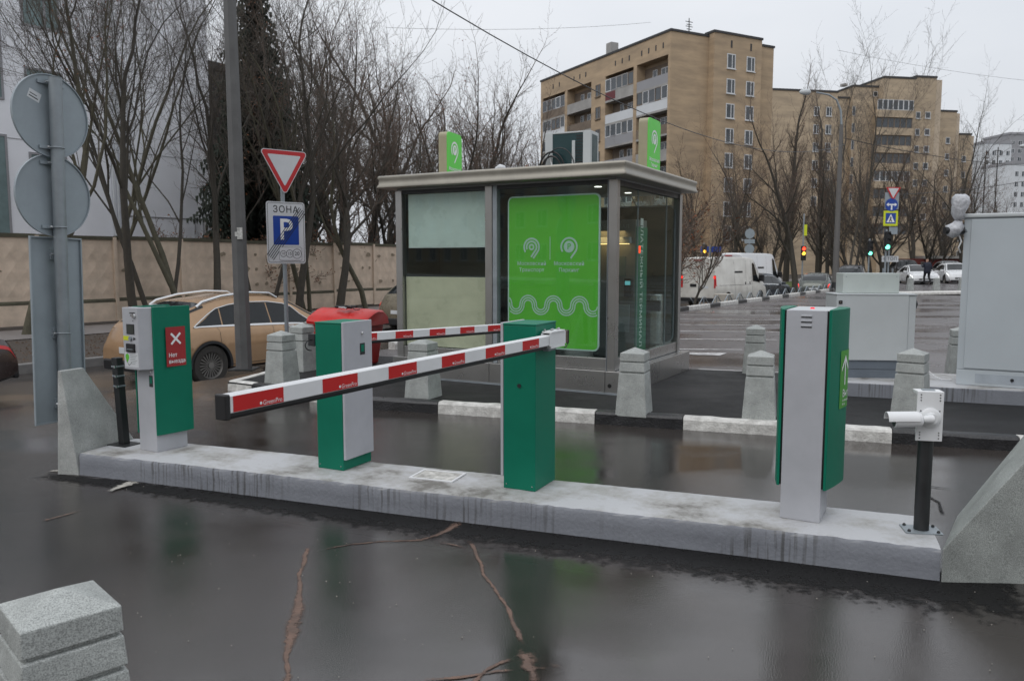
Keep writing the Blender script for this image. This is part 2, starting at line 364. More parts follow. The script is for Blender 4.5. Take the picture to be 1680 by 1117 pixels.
# kerbs painted white and black
kerb = E('painted_kerb', None, None); kerb['kind'] = 'structure'
def kerbrun(p, q, cuts, top=.125, wd=.14, base=-.03, parent=kerb):
    d = Vector(q) - Vector(p); L = d.length; a = math.atan2(d.y, d.x); pos = 0
    for ln, c in cuts:
        if pos >= L: break
        ln = min(ln, L - pos)
        n = max(2, int(ln / .12)); mb = MB(); hj = rnd.uniform(-.004, .004)
        prof = [(0, base), (.006, top - .028), (.022, top - .006), (.05, top), (wd, top - .003), (wd, base)]
        for i in range(n + 1):
            x = .004 + (ln - .008) * i / n
            for k, (yy, zz) in enumerate(prof):
                j = rnd.uniform(-.0035, .0035) if 0 < i < n else 0
                mb.v.append((x, yy + j, zz + hj + j))
        m_ = len(prof)
        mb.f = [(i * m_ + k, (i + 1) * m_ + k, (i + 1) * m_ + k + 1, i * m_ + k + 1) for i in range(n) for k in range(m_ - 1)]
        mb.f += [tuple(range(m_)), tuple(range(n * m_, n * m_ + m_))[::-1]]
        o = mb.build('kerb_stone', c, parent); o.location = (p[0] + math.cos(a) * pos, p[1] + math.sin(a) * pos, 0); o.rotation_euler = (0, 0, a)
        pos += ln
W_, K_ = 'kerbw', 'kerbb'
kerbrun((-.79, 8.34), (12, 4.05), [(1.70, W_), (.86, K_), (1.83, W_), (.98, K_), (.9, W_), (.9, W_), (.9, K_), (1.8, W_), (.9, K_), (1.8, W_), (.9, K_)])
kerbrun((-1.60, 8.60), (-.79, 8.34), [(.9, K_)])
kerbrun((-3.56, 9.86), (-1.60, 8.60), [(.45, W_), (1.0, K_), (.9, W_)])
kerbrun((-2.9, 12.9), (-3.57, 9.9), [(.9, W_), (.9, K_), (1.8, W_)])
# kerb between parking lot and street
cuts = [(1.9, W_), (1.0, K_)] * 16
kerbrun(ST(-13.2, -.05)[:2], ST(33, -.05)[:2], [(.95, W_), (1.0, K_)] + [(1.59 + 0.0, W_)] * 0 + cuts, top=.23, wd=.16, base=-.5)
# parking bay lines
lines = E('bay_markings', None, None); lines['kind'] = 'structure'
for i, t in enumerate((-12.4, -10.3, -8.2, -6.1, -4.0, -1.9, .3, 2.5)):
    x, y, _ = ST(t, -.45); n = 14; mb = MB()
    a = R(-5); L = 5.2
    for k in range(n + 1):
        q = L * k / n; j = rnd.uniform(-.008, .008)
        mb.v += [(q, -.045 + j, 0), (q, .045 - j, 0)]
    mb.f = [(2 * k, 2 * k + 2, 2 * k + 3, 2 * k + 1) for k in range(n)]
    o = mb.build('bay_line', 'line', lines); o.location = (x, y, .105); o.rotation_euler = (0, 0, a)
mb = MB().add([(2.75, 13.2, .105), (3.55, 13.1, .105), (3.35, 12.75, .105), (2.95, 12.85, .105)], [(0, 1, 2, 3)]).add([(2.3, 13.0, .105), (2.8, 13.15, .105), (2.9, 12.9, .105), (2.6, 12.85, .105)], [(0, 1, 2, 3)])
mb.build('worn_arrow', 'line', lines)
mb = MB().add([(2.62, 11.07, .106), (4.3, 10.5, .106), (4.3, 10.57, .106), (2.62, 11.14, .106)], [(0, 1, 2, 3)]); mb.build('edge_line', 'line', lines)
# lane line on the street at far left
mb = MB(); p0 = ST(-18, 2.9); p1 = ST(-8.5, 2.9)
mb.add([ST(-19, 2.7, -.585), ST(-8, 2.7, -.585), ST(-8, 2.82, -.585), ST(-19, 2.82, -.585)], [(0, 1, 2, 3)]); mb.build('lane_line', 'line', lines)

# island (plinth) the machines stand on: U runs along it, V across
PO = Vector((-3.27, 5.90)); UA = R(-20.4)
U = Vector((math.cos(UA), math.sin(UA))); V_ = Vector((-math.sin(UA), math.cos(UA)))
def UV(u, v, z=0): q = PO + U * u + V_ * v; return (q.x, q.y, z)
PZ = .165
mb = MB(); n = 120; rows = []
r2 = random.Random(8)
wob = lambda: r2.uniform(-1, 1)
prof = [(-.004, -.03), (0, .02), (.004, .08), (.002, PZ - .02), (.012, PZ - .003), (.06, PZ), (.2, PZ), (.4, PZ), (.54, PZ), (.578, PZ - .01), (.584, .0), (.584, -.03)]
for i in range(n + 1):
    u = 5.79 * i / n
    for k, (v, z) in enumerate(prof):
        mb.v.append((u, v + wob() * .0018 + .006 * math.sin(u * 1.7), z + wob() * (.003 if 3 <= k <= 4 else .0012)))
m_ = len(prof)
mb.f = [(i * m_ + k, (i + 1) * m_ + k, (i + 1) * m_ + k + 1, i * m_ + k + 1) for i in range(n) for k in range(m_ - 1)] + [tuple(range(m_)), tuple(range(n * m_, n * m_ + m_))[::-1]]
def plinthmat():
    m, t, p = newmat('painted_concrete'); N = t.nodes.new; L = t.links.new
    tc = N('ShaderNodeTexCoord')
    a = N('ShaderNodeTexNoise'); a.inputs['Scale'].default_value = 2.2; a.inputs['Detail'].default_value = 10; a.inputs['Roughness'].default_value = .68; L(tc.outputs['Object'], a.inputs['Vector'])
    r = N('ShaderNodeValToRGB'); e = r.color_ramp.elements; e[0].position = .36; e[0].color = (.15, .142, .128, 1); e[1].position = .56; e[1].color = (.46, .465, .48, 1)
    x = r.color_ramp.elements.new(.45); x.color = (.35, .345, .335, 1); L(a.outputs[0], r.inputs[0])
    # worn patches on the top; side faces share the paint, their shade painted darker
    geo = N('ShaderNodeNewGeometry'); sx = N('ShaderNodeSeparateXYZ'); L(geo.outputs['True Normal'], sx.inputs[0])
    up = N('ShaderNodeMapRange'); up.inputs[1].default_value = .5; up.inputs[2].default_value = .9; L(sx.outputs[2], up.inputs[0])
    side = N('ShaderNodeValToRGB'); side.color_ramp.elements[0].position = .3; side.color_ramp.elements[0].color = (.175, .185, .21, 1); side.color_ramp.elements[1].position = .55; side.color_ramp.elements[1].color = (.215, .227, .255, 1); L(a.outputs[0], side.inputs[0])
    # runs of dirty water down the face: long in z, patchy along the length
    mp = N('ShaderNodeMapping'); mp.inputs['Scale'].default_value = (38, 1, 1.6); L(tc.outputs['Object'], mp.inputs[0])
    st = N('ShaderNodeTexNoise'); st.inputs['Scale'].default_value = 1.0; st.inputs['Detail'].default_value = 5; L(mp.outputs[0], st.inputs['Vector'])
    pa = N('ShaderNodeTexNoise'); pa.inputs['Scale'].default_value = 1.15; pa.inputs['Detail'].default_value = 2; L(tc.outputs['Object'], pa.inputs['Vector'])
    sr = N('ShaderNodeMapRange'); sr.inputs[1].default_value = .50; sr.inputs[2].default_value = .60; L(st.outputs[0], sr.inputs[0])
    pr = N('ShaderNodeMapRange'); pr.inputs[1].default_value = .46; pr.inputs[2].default_value = .56; L(pa.outputs[0], pr.inputs[0])
    mu = N('ShaderNodeMath'); mu.operation = 'MULTIPLY'; L(sr.outputs[0], mu.inputs[0]); L(pr.outputs[0], mu.inputs[1])
    mu2 = N('ShaderNodeMath'); mu2.operation = 'MULTIPLY'; L(mu.outputs[0], mu2.inputs[0]); mu2.inputs[1].default_value = .8
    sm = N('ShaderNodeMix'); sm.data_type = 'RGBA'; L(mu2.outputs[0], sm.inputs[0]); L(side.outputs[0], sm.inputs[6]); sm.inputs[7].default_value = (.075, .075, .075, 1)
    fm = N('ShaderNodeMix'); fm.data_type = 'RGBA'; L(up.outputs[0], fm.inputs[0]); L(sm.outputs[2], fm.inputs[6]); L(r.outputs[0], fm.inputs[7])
    L(fm.outputs[2], p.inputs['Base Color']); p.inputs['Roughness'].default_value = .55
    bn = N('ShaderNodeTexNoise'); bn.inputs['Scale'].default_value = 45; bn.inputs['Detail'].default_value = 5; L(tc.outputs['Object'], bn.inputs['Vector'])
    bb = N('ShaderNodeBump'); bb.inputs['Strength'].default_value = .35; bb.inputs['Distance'].default_value = .01; L(bn.outputs[0], bb.inputs['Height']); L(bb.outputs[0], p.inputs['Normal'])
    return m
M['plinth'] = plinthmat()
island = struct(mb.build('traffic_island', 'plinth', loc=(PO.x, PO.y, 0), rz=UA, smooth=True))

# tar skirt along the island and cracks in the road, as thin sheets
def ragged(name, pts, wd, z, m, jag=.25, parent=road, step=.05, seed=1):
    """thin sheet along a line; the 'edge' attribute lets its material crumble away at the sides"""
    r = random.Random(seed); P_ = []; Wd = []
    for (a, wa), (b, wb) in zip(list(zip(pts, wd)), list(zip(pts, wd))[1:]):
        L = math.hypot(b[0] - a[0], b[1] - a[1]); n = max(1, int(L / step))
        for i in range(n):
            q = i / n; P_.append((lerp(a[0], b[0], q), lerp(a[1], b[1], q))); Wd.append(lerp(wa, wb, q))
    P_.append(pts[-1]); Wd.append(wd[-1]); mb = MB(); n = len(P_); ph = r.uniform(0, 6); ed = []
    for i, (x, y) in enumerate(P_):
        x0, y0 = P_[max(0, i - 1)]; x1, y1 = P_[min(n - 1, i + 1)]; l = math.hypot(x1 - x0, y1 - y0) or 1
        nx_, ny_ = -(y1 - y0) / l, (x1 - x0) / l; off = (math.sin(i * .35 + ph) + .6 * math.sin(i * .83 + 2 * ph)) * .007 * (1 if jag > .15 else 0)
        for k_ in (-1, -.5, 0, .5, 1):
            mb.v.append((x + nx_ * (Wd[i] * k_ + off), y + ny_ * (Wd[i] * k_ + off), z)); ed.append(max(abs(k_), 1 - min(i, n - 1 - i) / 3.0 if min(i, n - 1 - i) < 3 else 0))
    mb.f = [(5 * i + k_, 5 * i + k_ + 1, 5 * i + k_ + 6, 5 * i + k_ + 5) for i in range(n - 1) for k_ in range(4)]
    me = bpy.data.meshes.new(name); me.from_pydata(mb.v, [], mb.f); me.materials.append(M[m])
    at_ = me.attributes.new('edge', 'FLOAT', 'POINT'); at_.data.foreach_set('value', ed)
    o = place(name, me, parent); return o
def crumble(m, scale=22, lo=.25, hi=.75):
    """mix to transparent where edge + noise passes a threshold (broken edges of the seal)"""
    t = m.node_tree; N = t.nodes.new; L = t.links.new; p = t.nodes['Principled BSDF']
    at_ = N('ShaderNodeAttribute'); at_.attribute_name = 'edge'; tc = N('ShaderNodeTexCoord')
    ns = N('ShaderNodeTexNoise'); ns.inputs['Scale'].default_value = scale; ns.inputs['Detail'].default_value = 8; ns.inputs['Roughness'].default_value = .7; L(tc.outputs['Object'], ns.inputs['Vector'])
    ad = N('ShaderNodeMath'); ad.operation = 'MULTIPLY_ADD'; L(ns.outputs[0], ad.inputs[0]); ad.inputs[1].default_value = 1.9; L(at_.outputs['Fac'], ad.inputs[2])
    mr = N('ShaderNodeMapRange'); mr.inputs[1].default_value = 1.18; mr.inputs[2].default_value = 1.62; mr.inputs[3].default_value = 1; mr.inputs[4].default_value = 0; L(ad.outputs[0], mr.inputs[0]); L(mr.outputs[0], p.inputs['Alpha'])
    return m
M['rust'] = mat('crack_sealant', (.165, .105, .08), .6, var=.35, scale=9, det=10, bump=.3, bscale=60, tint=(.085, .062, .052), spec=.25)
M['tar'] = asphalt('bitumen', (.006, .006, .006), (.011, .0105, .0105), .5, .75, 0, bump=.3, grain=90, spec=.2)
M['rust'] = crumble(M['rust']); M['tar'] = crumble(M['tar'], 14)
M['plaster'] = mat('spilt_plaster', (.42, .40, .36), .8, var=.3, scale=20, bump=.6)
M['plaster'] = crumble(M['plaster'], 30)
CR = [([(-0.3, 4.84), (-0.36, 4.71), (-0.45, 4.56), (-0.53, 4.48), (-0.7, 4.45), (-0.91, 4.41), (-1.09, 4.31)], [0.052, 0.072, 0.049, 0.034, 0.024, 0.02, 0.013]),
      ([(-1.16, 4.4), (-1.13, 4.2), (-1.08, 3.94), (-1.04, 3.75), (-1.0, 3.55), (-0.95, 3.33), (-0.93, 3.18), (-0.91, 3.07), (-0.86, 2.85), (-.82, 2.6)], [0.034, 0.039, 0.027, 0.034, 0.076, 0.082, 0.049, 0.023, 0.049, .03]),
      ([(-0.26, 4.5), (-0.22, 4.33), (-0.14, 3.98), (-0.04, 3.61), (0.03, 3.33), (0.05, 3.18)], [0.034, 0.03, 0.018, 0.025, 0.031, 0.024]),
      ([(0.04, 3.19), (0.06, 3.12), (0.06, 3.04), (0.08, 2.97), (0.09, 2.85)], [0.054, 0.086, 0.07, 0.055, 0.031]),
      ([(0.06, 3.03), (0.12, 3.01), (0.16, 3.02), (0.2, 2.99)], [0.032, 0.023, 0.069, 0.037]),
      ([(0.03, 3.1), (-0.03, 3.06), (-0.1, 2.98), (-0.14, 2.92), (-.2, 2.8)], [0.033, 0.023, 0.027, 0.031, .02]),
      ([(0.05, 3.0), (-0.05, 2.98), (-0.24, 2.94), (-0.37, 2.92)], [0.018, 0.011, 0.011, 0.013]),
      ([(-0.47, 4.46), (-0.35, 4.4), (-0.24, 4.33)], [0.01, 0.01, 0.01]),
      ([(-2.93, 4.78), (-2.85, 4.91), (-2.77, 5.04)], [0.011, 0.023, 0.012])]
for i, (p, wd) in enumerate(CR): ragged('crack_seal', p, [max(.016, x * .66) for x in wd], .002 + .0003 * i, 'rust', .26, step=.035, seed=i)
for i, (p, wd) in enumerate(CR[:1]): ragged('crack_line', p, [.005] * len(p), .008 + .0004 * i, 'tar', .4, step=.03, seed=i + 30)
ragged('plaster_spill', [(-2.83, 5.42), (-2.78, 5.55), (-2.75, 5.68), (-2.74, 5.70)], [.03, .06, .10, .06], .010, 'plaster', .3, step=.02, seed=77)
ragged('plaster_spill', [(-3.58, 6.02), (-3.5, 6.0), (-3.4, 5.98)], [.02, .05, .03], .006, 'plaster', .3, step=.02, seed=78)
sk = [UV(u, -.10) for u in (-.3, .4, 1.2, 2.2, 3.2, 4.4, 5.2, 6.2)]
ragged('tar_skirt', [(x, y) for x, y, _ in sk], [.12, .16, .22, .30, .36, .42, .46, .48], .0015, 'tar', .10, step=.06, seed=5)
ragged('crack_line', [(2.9, 5.6), (2.85, 5.2), (2.72, 4.9)], [.02] * 3, .005, 'tar', .4, step=.04, seed=9)
ragged('crack_line', [(2.9, 5.62), (3.15, 5.5)], [.02] * 2, .006, 'tar', .4, step=.04, seed=10)
# grit and litter specks on the wet asphalt
mb = MB()
for i in range(420):
    x = rnd.uniform(-3.6, 3.6); y = rnd.uniform(2.2, 6.4); r = rnd.uniform(.0015, .005)
    if abs((Vector((x, y)) - PO).dot(V_) - .29) < .35: continue
    a = rnd.uniform(0, 6); mb.add([(x + r * math.cos(a + k * 2.1), y + r * math.sin(a + k * 2.1), .004) for k in range(3)] + [(x, y, .004 + r)], [(0, 1, 3), (1, 2, 3), (2, 0, 3)])
tag(mb.build('road_grit', mat('grit', (.30, .28, .25), .9, var=.6, scale=3)), 'small pale grit and litter specks on the wet road', 'grit', kind='stuff')

# granite end blocks of the island
def granite_block(label, vb, vt):
    mb = MB().hexa(vb, vt); o = mb.build('granite_block', 'granite2', None, .006); return tag(o, label, 'stone block', 'granite wedges at the island ends')
q = lambda u, v, z: UV(u, v, z)
granite_block('pale granite wedge at the foot of the two round signs', [q(-.17, -.05, -.02), q(-.003, -.004, -.02), q(-.003, .66, -.02), q(-.17, .66, -.02)],
              [q(-.135, -.03, .79), q(-.10, -.03, .79), q(-.10, .17, .79), q(-.135, .17, .79)])
bx = (2.175, 3.862)
gb = MB().add([(2.156, 3.866, -.02), (3.6, 3.80, -.02), (3.7, 4.45, -.02), (2.53, 4.405, -.02), (2.156, 3.866, PZ + .005), (2.53, 4.405, PZ + .005), (2.70, 3.845, .83), (3.5, 3.81, .83), (3.55, 4.40, .83), (2.99, 4.36, .83)],
              [(0, 3, 2, 1), (0, 4, 5, 3), (4, 6, 9, 5), (0, 1, 7, 6, 4), (1, 2, 8, 7), (2, 3, 5, 9, 8), (6, 7, 8, 9)])
tag(gb.build('granite_block', mat('granite_dark', (.33, .35, .335), .7, var=.26, scale=5, speck=.42, bump=.15, bscale=200, det=6), None, .006), 'grey granite wedge rising beside the camera post', 'stone block', 'granite wedges at the island ends')

# hatch
h = E('access_hatch', 'rectangular white framed hatch set into the island between the barriers', 'hatch', (-.50, 5.25, PZ + .001), UA)
cs = [Vector(((-.683 * 1.0), 0))]
mb = MB(); fr = [(-.16, -.20), (.13, -.12), (.15, .17), (-.14, .13)]
fr = [(-.155, -.105), (.145, -.105), (.145, .105), (-.155, .105)]
mb.box(-.16, .16, -.115, -.10, 0, .009).box(-.16, .16, .10, .115, 0, .009).box(-.16, -.145, -.099, .099, 0, .009).box(.145, .16, -.099, .099, 0, .009)
mb.build('frame', 'white', h, .001); MB().box(-.144, .144, -.0985, .0985, 0, .004).build('cover', mat('dirty_cover', (.52, .51, .48), .7, var=.6, scale=14, det=9, tint=(.16, .155, .14)), h)

# ------------------------------------------------------------------ boom barriers
def logo_bits(parent, loc, rz, s=.0235):
    text('GreenPro', s, 'whitef', parent, loc, rz=rz, align='RIGHT', bold=-.004, shear=.12)
def barrier(label, loc, rz, flip, boom_ang, droop, boom_z, mount_x, cable, hh=1.055):
    b = E('boom_barrier', label, 'barrier', loc, rz, 'green boom barriers on the island')
    w_, d_ = .222, .32; sx = -1 if flip else 1
    MB().box(-w_ / 2, w_ / 2, -d_ / 2, d_ / 2, 0, hh - .012).build('housing', 'green', b, .004)
    MB().box(-w_ / 2 - .003, w_ / 2 + .003, -d_ / 2 - .003, d_ / 2 + .003, hh - .0115, hh).build('lid', 'green', b, .004)
    x0 = sx * (w_ / 2 + .002); x1 = sx * (w_ / 2 + .022)
    door = MB().box(min(x0, x1), max(x0, x1), -d_ / 2 + .0, d_ / 2 + .002, .075, hh + .003).build('door', 'grey', b, .004)
    MB().lathe([(.011, 0), (.011, .006), (.007, .012)], 14, 'x', (x1 if not flip else x1 - .012, .045, hh - .085)).build('lock', 'chrome', door)
    MB().box(min(x1, x1 + sx * .002), max(x1, x1 + sx * .002), .02, .075, hh - .235, hh - .155).build('badge', 'dark', door)
    MB().box(min(x1 + sx * .0022, x1 + sx * .003), max(x1 + sx * .0022, x1 + sx * .003), .03, .065, hh - .215, hh - .165).build('badge_print', 'green', door)
    MB().lathe([(.013, -.004), (.013, 0)], 16, 'y', (.0, -d_ / 2 - .0005, hh - .39)).build('plug', 'dark', b)
    for xx in (-.09, .09): MB().lathe([(.004, -.003), (.004, 0)], 8, 'y', (xx, -d_ / 2 - .0005, .03)).build('bolt', 'chrome', b)
    # hub bracket and boom
    side = -sx
    MB().box(side * (w_ / 2 + .001) if side > 0 else -w_ / 2 - .045, w_ / 2 + .045 if side > 0 else -w_ / 2 - .001, -.06, .06, boom_z - .075, boom_z + .02).build('hub', 'galv', b, .006)
    bo = E('boom', None, None); bo.parent = b; bo.location = (mount_x[0], mount_x[1], boom_z); bo.rotation_euler = (0, droop, boom_ang)
    L = 2.68; hb = .032
    pr = [(-.022, -hb), (.022, -hb), (.025, -hb + .003), (.025, hb - .005), (.020, hb), (-.020, hb), (-.025, hb - .005), (-.025, -hb + .003)]
    MB().prism(pr, 0, L, 'x').build('beam', 'white', bo)
    MB().prism([(-.014, -hb - .022), (.014, -hb - .022), (.019, -hb - .012), (.019, -hb - .0005), (-.019, -hb - .0005), (-.019, -hb - .012)], .18, L - .001, 'x').build('rubber_edge', 'black', bo, .003)
    MB().box(L + .0005, L + .022, -.027, .027, -hb - .022, hb + .003).build('end_cap', 'black', bo, .005)
    seg = .212; x = L - .012
    first = True
    while x > .22:
        a = x - (seg if not first else seg + .025); a = max(a, .12)
        MB().box(a, x, -.0262, .0262, -hb + .0035, hb - .0055).build('red_film', 'red', bo)
        logo_bits(bo, (a + .008, .0267, -.017), math.pi); logo_bits(bo, (x - .008, -.0267, -.017), 0)
        for sd_ in (1, -1):
            MB().lathe([(.0055, 0), (.0055, .0003)], 12, 'y', ((a + .112) if sd_ > 0 else x - .112, sd_ * .0268, -.016)).build('emblem_dot', 'whitef', bo)
        x = a - seg; first = False
    # clamp around the root of the boom
    cl = MB().box(-.07, .17, -.03, -.0265, -hb - .006, hb + .01).box(-.07, .17, .0265, .03, -hb - .006, hb + .01).box(-.05, .15, -.034, .034, hb + .0105, hb + .022).box(-.05, .15, -.034, .034, -hb - .02, -hb - .0065)
    cl.build('clamp', 'white', bo, .002)
    nb = MB()
    for i in range(5): nb.lathe([(.008, 0), (.008, .010), (.004, .012)], 8, 'z', (-.03 + i * .042, rnd.uniform(-.02, .02), hb + .022))
    nb.build('nuts', 'chrome', bo)
    MB().box(-.105, -.071, -.03, .03, -hb - .004, hb + .012).build('root_block', mat('brown_block', (.12, .085, .065), .6), bo, .003)
    MB().box(-.118, -.1055, -.033, .033, -hb - .008, hb + .014).build('root_plate', 'dark', bo, .002)
    pts = [(-.118 - .055 * math.sin(math.pi * k / 12), 0, .005 - .05 * (1 - math.cos(math.pi * k / 12)) / 2 * 1.5) for k in range(13)]
    MB().tube(pts, .004, 6).build('cable', 'black', bo, smooth=True)
    if cable:
        pts = [(-w_ / 2 - .08 * math.sin(math.pi * k / 10), d_ / 2 - .04 + .05 * k / 10, hh - .25 - .09 * k / 10 + .1 * math.cos(math.pi * k / 10)) for k in range(11)]
        MB().tube(pts, .006, 6).build('loose_cable', 'black', b, smooth=True)
    return b
import math as _m
rzL, rzR = R(-26), R(-26)
dirL = math.atan2(.839, .545); barrier('boom barrier on the left with grey door and boom pointing away', (-1.192, 5.581, PZ), rzL, False, dirL - rzL, R(1.7), 1.085 - PZ - .032, (-.15, -.02), True, 1.025)
vx, vy = -1.02 - .262, 2.67 - 5.06
dirR = math.atan2(vy, vx); barrier('boom barrier on the right with red and white boom reaching towards viewer', (.116, 5.078, PZ), rzR, True, dirR - rzR, R(0), 1.15 - PZ - .032, (.165, .05), False)

# ------------------------------------------------------------------ column terminals
def side_panel(sx, x_in, y0, y1, bulge, th0):
    n = 14; outer = []
    for i in range(n + 1):
        q_ = i / n; y = lerp(y0, y1, q_); x = x_in + th0 + bulge * (1 - (1 - q_) ** 1.8) - (bulge * .55 * max(0, (q_ - .72) / .28) ** 2)
        outer.append((sx * x, y))
    poly = [(sx * x_in, y0)] + outer + [(sx * x_in, y1)]
    return poly
# exit terminal, left: screens face the viewer
t = E('exit_terminal', 'grey and green exit terminal with red no exit notice', 'terminal', (-2.708, 6.094, PZ), R(-30), 'column terminals on the island')
w_, d_ = .205, .27
MB().box(-w_ / 2, w_ / 2, -d_ / 2, d_ / 2, 0, 1.09).build('post', 'grey', t, .003)
for sx in (1, -1):
    pn = MB().prism(side_panel(sx, w_ / 2 + .004, -d_ / 2 - .004, d_ / 2 + .045, .022, .012), .13, 1.102).build('side_panel', 'green', t, .002, smooth=True)
    MB().box(min(sx * (w_ / 2 + .0005), sx * (w_ / 2 + .0039)), max(sx * (w_ / 2 + .0005), sx * (w_ / 2 + .0039)), -d_ / 2 + .004, d_ / 2 - .004, .14, 1.09).build('gasket', 'black', t)
fx0, fx1 = -w_ / 2 - .02, w_ / 2 - .045
fb = MB().prism([(-w_ / 2 - .02, -d_ / 2 - .085), (fx1, -d_ / 2 - .085), (w_ / 2 + .002, -d_ / 2 - .001), (-w_ / 2 - .02, -d_ / 2 - .001)], .635, 1.098).build('front_unit', 'grey', t, .003)
fy = -d_ / 2 - .0855
MB().box(-.075, .015, fy - .003, fy, .90, .975).build('screen_bezel', 'dark', t); MB().box(-.068, .008, fy - .0042, fy - .0031, .907, .967).build('screen', mat('lcd', (.045, .052, .045), .2), t)
MB().box(-.080, .018, fy - .012, fy, .765, .83).build('ticket_slot', 'black', t, .004); MB().box(-.065, .003, fy - .014, fy - .0121, .785, .79).build('slot_mouth', 'galv', t)
MB().box(-.118, -.05, fy - .0012, fy, .853, .885).build('notice', 'yellow', t)
MB().lathe([(.017, -.014), (.02, 0)], 16, 'y', (.02, fy, 1.04)).build('camera_eye', 'chrome', t, smooth=True); MB().box(-.012, .03, fy - .016, fy - .001, 1.055, 1.063).build('eye_hood', 'dark', t)
for a, b_ in ((-.02, 1.04), (.004, 1.0)): MB().lathe([(.004, -.002), (.004, 0)], 8, 'y', (a, fy, b_)).build('sensor', 'dark', t)
MB().lathe([(.015, -.012), (.017, 0)], 14, 'y', (-.03, fy, .868)).build('button', 'galv', t, smooth=True); MB().prism([(-.006, .856), (.022, .862), (.022, .872), (.004, .878)], fy - .002, fy, 'y').build('hand_mark', 'dark', t)
st = MB().box(-.112, .05, fy - .0012, fy, .652, .762).build('paper_notice', 'signwhite', t)
MB().prism([(-.08 + .022 * math.cos(R(a)), .728 + .024 * math.sin(R(a))) for a in range(-35, 216, 12)] + [(-.08, .685)], fy - .0022, fy - .0014, 'y').build('pin_mark', 'lime', t)
ln = MB()
for i in range(6): ln.box(-.045, .035 - .012 * (i % 3), fy - .0021, fy - .0014, .740 - .0125 * i, .744 - .0125 * i)
ln.build('print_lines', mat('grey_print', (.30, .33, .33), .6), t)
ln = MB().add([(-.105, fy - .002, .71), (-.102, fy - .002, .71), (-.062, fy - .002, .668), (-.065, fy - .002, .665)], [(0, 1, 2, 3)]).add([(-.065, fy - .002, .665), (-.062, fy - .002, .662), (-.03, fy - .002, .685), (-.03, fy - .002, .689)], [(0, 1, 2, 3)])
ln.build('print_arrow', 'dark', t)
MB().box(.045, .085, -d_ / 2 - .003, -d_ / 2 - .0005, .50, .585).build('badge', 'dark', t); MB().box(.051, .079, -d_ / 2 - .0038, -d_ / 2 - .0031, .525, .575).build('badge_print', 'green', t)
for xx in (-.07, .07): MB().lathe([(.008, -.006), (.009, 0)], 10, 'y', (xx, -d_ / 2 - .0005, .612)).build('screw', 'chrome', t)
# red notice on the green side (faces +x): build in a child frame
sf = E('notice_board', None, None); sf.parent = t; sf.location = (w_ / 2 + .0395, .035, .80); sf.rotation_euler = (0, 0, R(90))
MB().box(-.085, .085, -.0005, .0015, -.155, .145).build('red_notice', mat('notice_red', (.33, .022, .025), .5, var=.05), sf)
for a in (45, -45):
    c_, s_ = math.cos(R(a)), math.sin(R(a)); L2, W2 = .058, .0085
    MB().add([(c_ * L2 * i - s_ * W2 * j, -.0014, .055 + s_ * L2 * i + c_ * W2 * j) for i, j in ((-1, -1), (1, -1), (1, 1), (-1, 1))], [(0, 1, 2, 3)]).build('cross_mark', 'whitef', sf) if a > 0 else \
    MB().add([(c_ * L2 * i - s_ * W2 * j, -.0018, .055 + s_ * L2 * i + c_ * W2 * j) for i, j in ((-1, -1), (1, -1), (1, 1), (-1, 1))], [(0, 1, 2, 3)]).build('cross_mark', 'whitef', sf)
text('Нет', .042, 'whitef', sf, (-.068, -.0016, -.07), align='LEFT', bold=.012); text('выезда', .042, 'whitef', sf, (-.068, -.0016, -.118), align='LEFT', bold=.012)

# entry terminal, right: its back is towards the viewer
t = E('exit_terminal', 'grey column terminal with curved green sides seen from behind', 'terminal', (1.673, 4.4535, PZ), R(-29), 'column terminals on the island')
w_, d_ = .212, .28
MB().box(-w_ / 2, w_ / 2, -d_ / 2, d_ / 2, 0, 1.175).build('post', 'grey', t, .004)
MB().box(-w_ / 2 + .002, w_ / 2 + .03, -d_ / 2 + .02, d_ / 2 + .09, 1.155, 1.176).build('cap', 'ltgrey', t, .004)
for sx in (1, -1):
    MB().prism(side_panel(sx, w_ / 2 + .010, -d_ / 2 + .002, d_ / 2 + .11, .062, .014), .185, 1.178).build('side_panel', 'green', t, .002, smooth=True)
    MB().box(min(sx * (w_ / 2 + .0005), sx * (w_ / 2 + .0095)), max(sx * (w_ / 2 + .0005), sx * (w_ / 2 + .0095)), -d_ / 2 + .012, d_ / 2 - .004, .19, 1.17).build('gasket', 'black', t)
for i in range(3):
    MB().box(-.028, .028, -d_ / 2 - .006, -d_ / 2 + .001, 1.085 + .027 * i, 1.094 + .027 * i).build('vent_louvre', 'grey', t, .002); MB().box(-.028, .028, -d_ / 2 - .0018, -d_ / 2 - .0004, 1.079 + .027 * i, 1.0845 + .027 * i).build('vent_slot', 'dark', t)
MB().box(.0, .02, -.02, 0, 1.1762, 1.184).build('indicator', mat('red_led', (.8, .03, .05), .3, emit=.8), t)
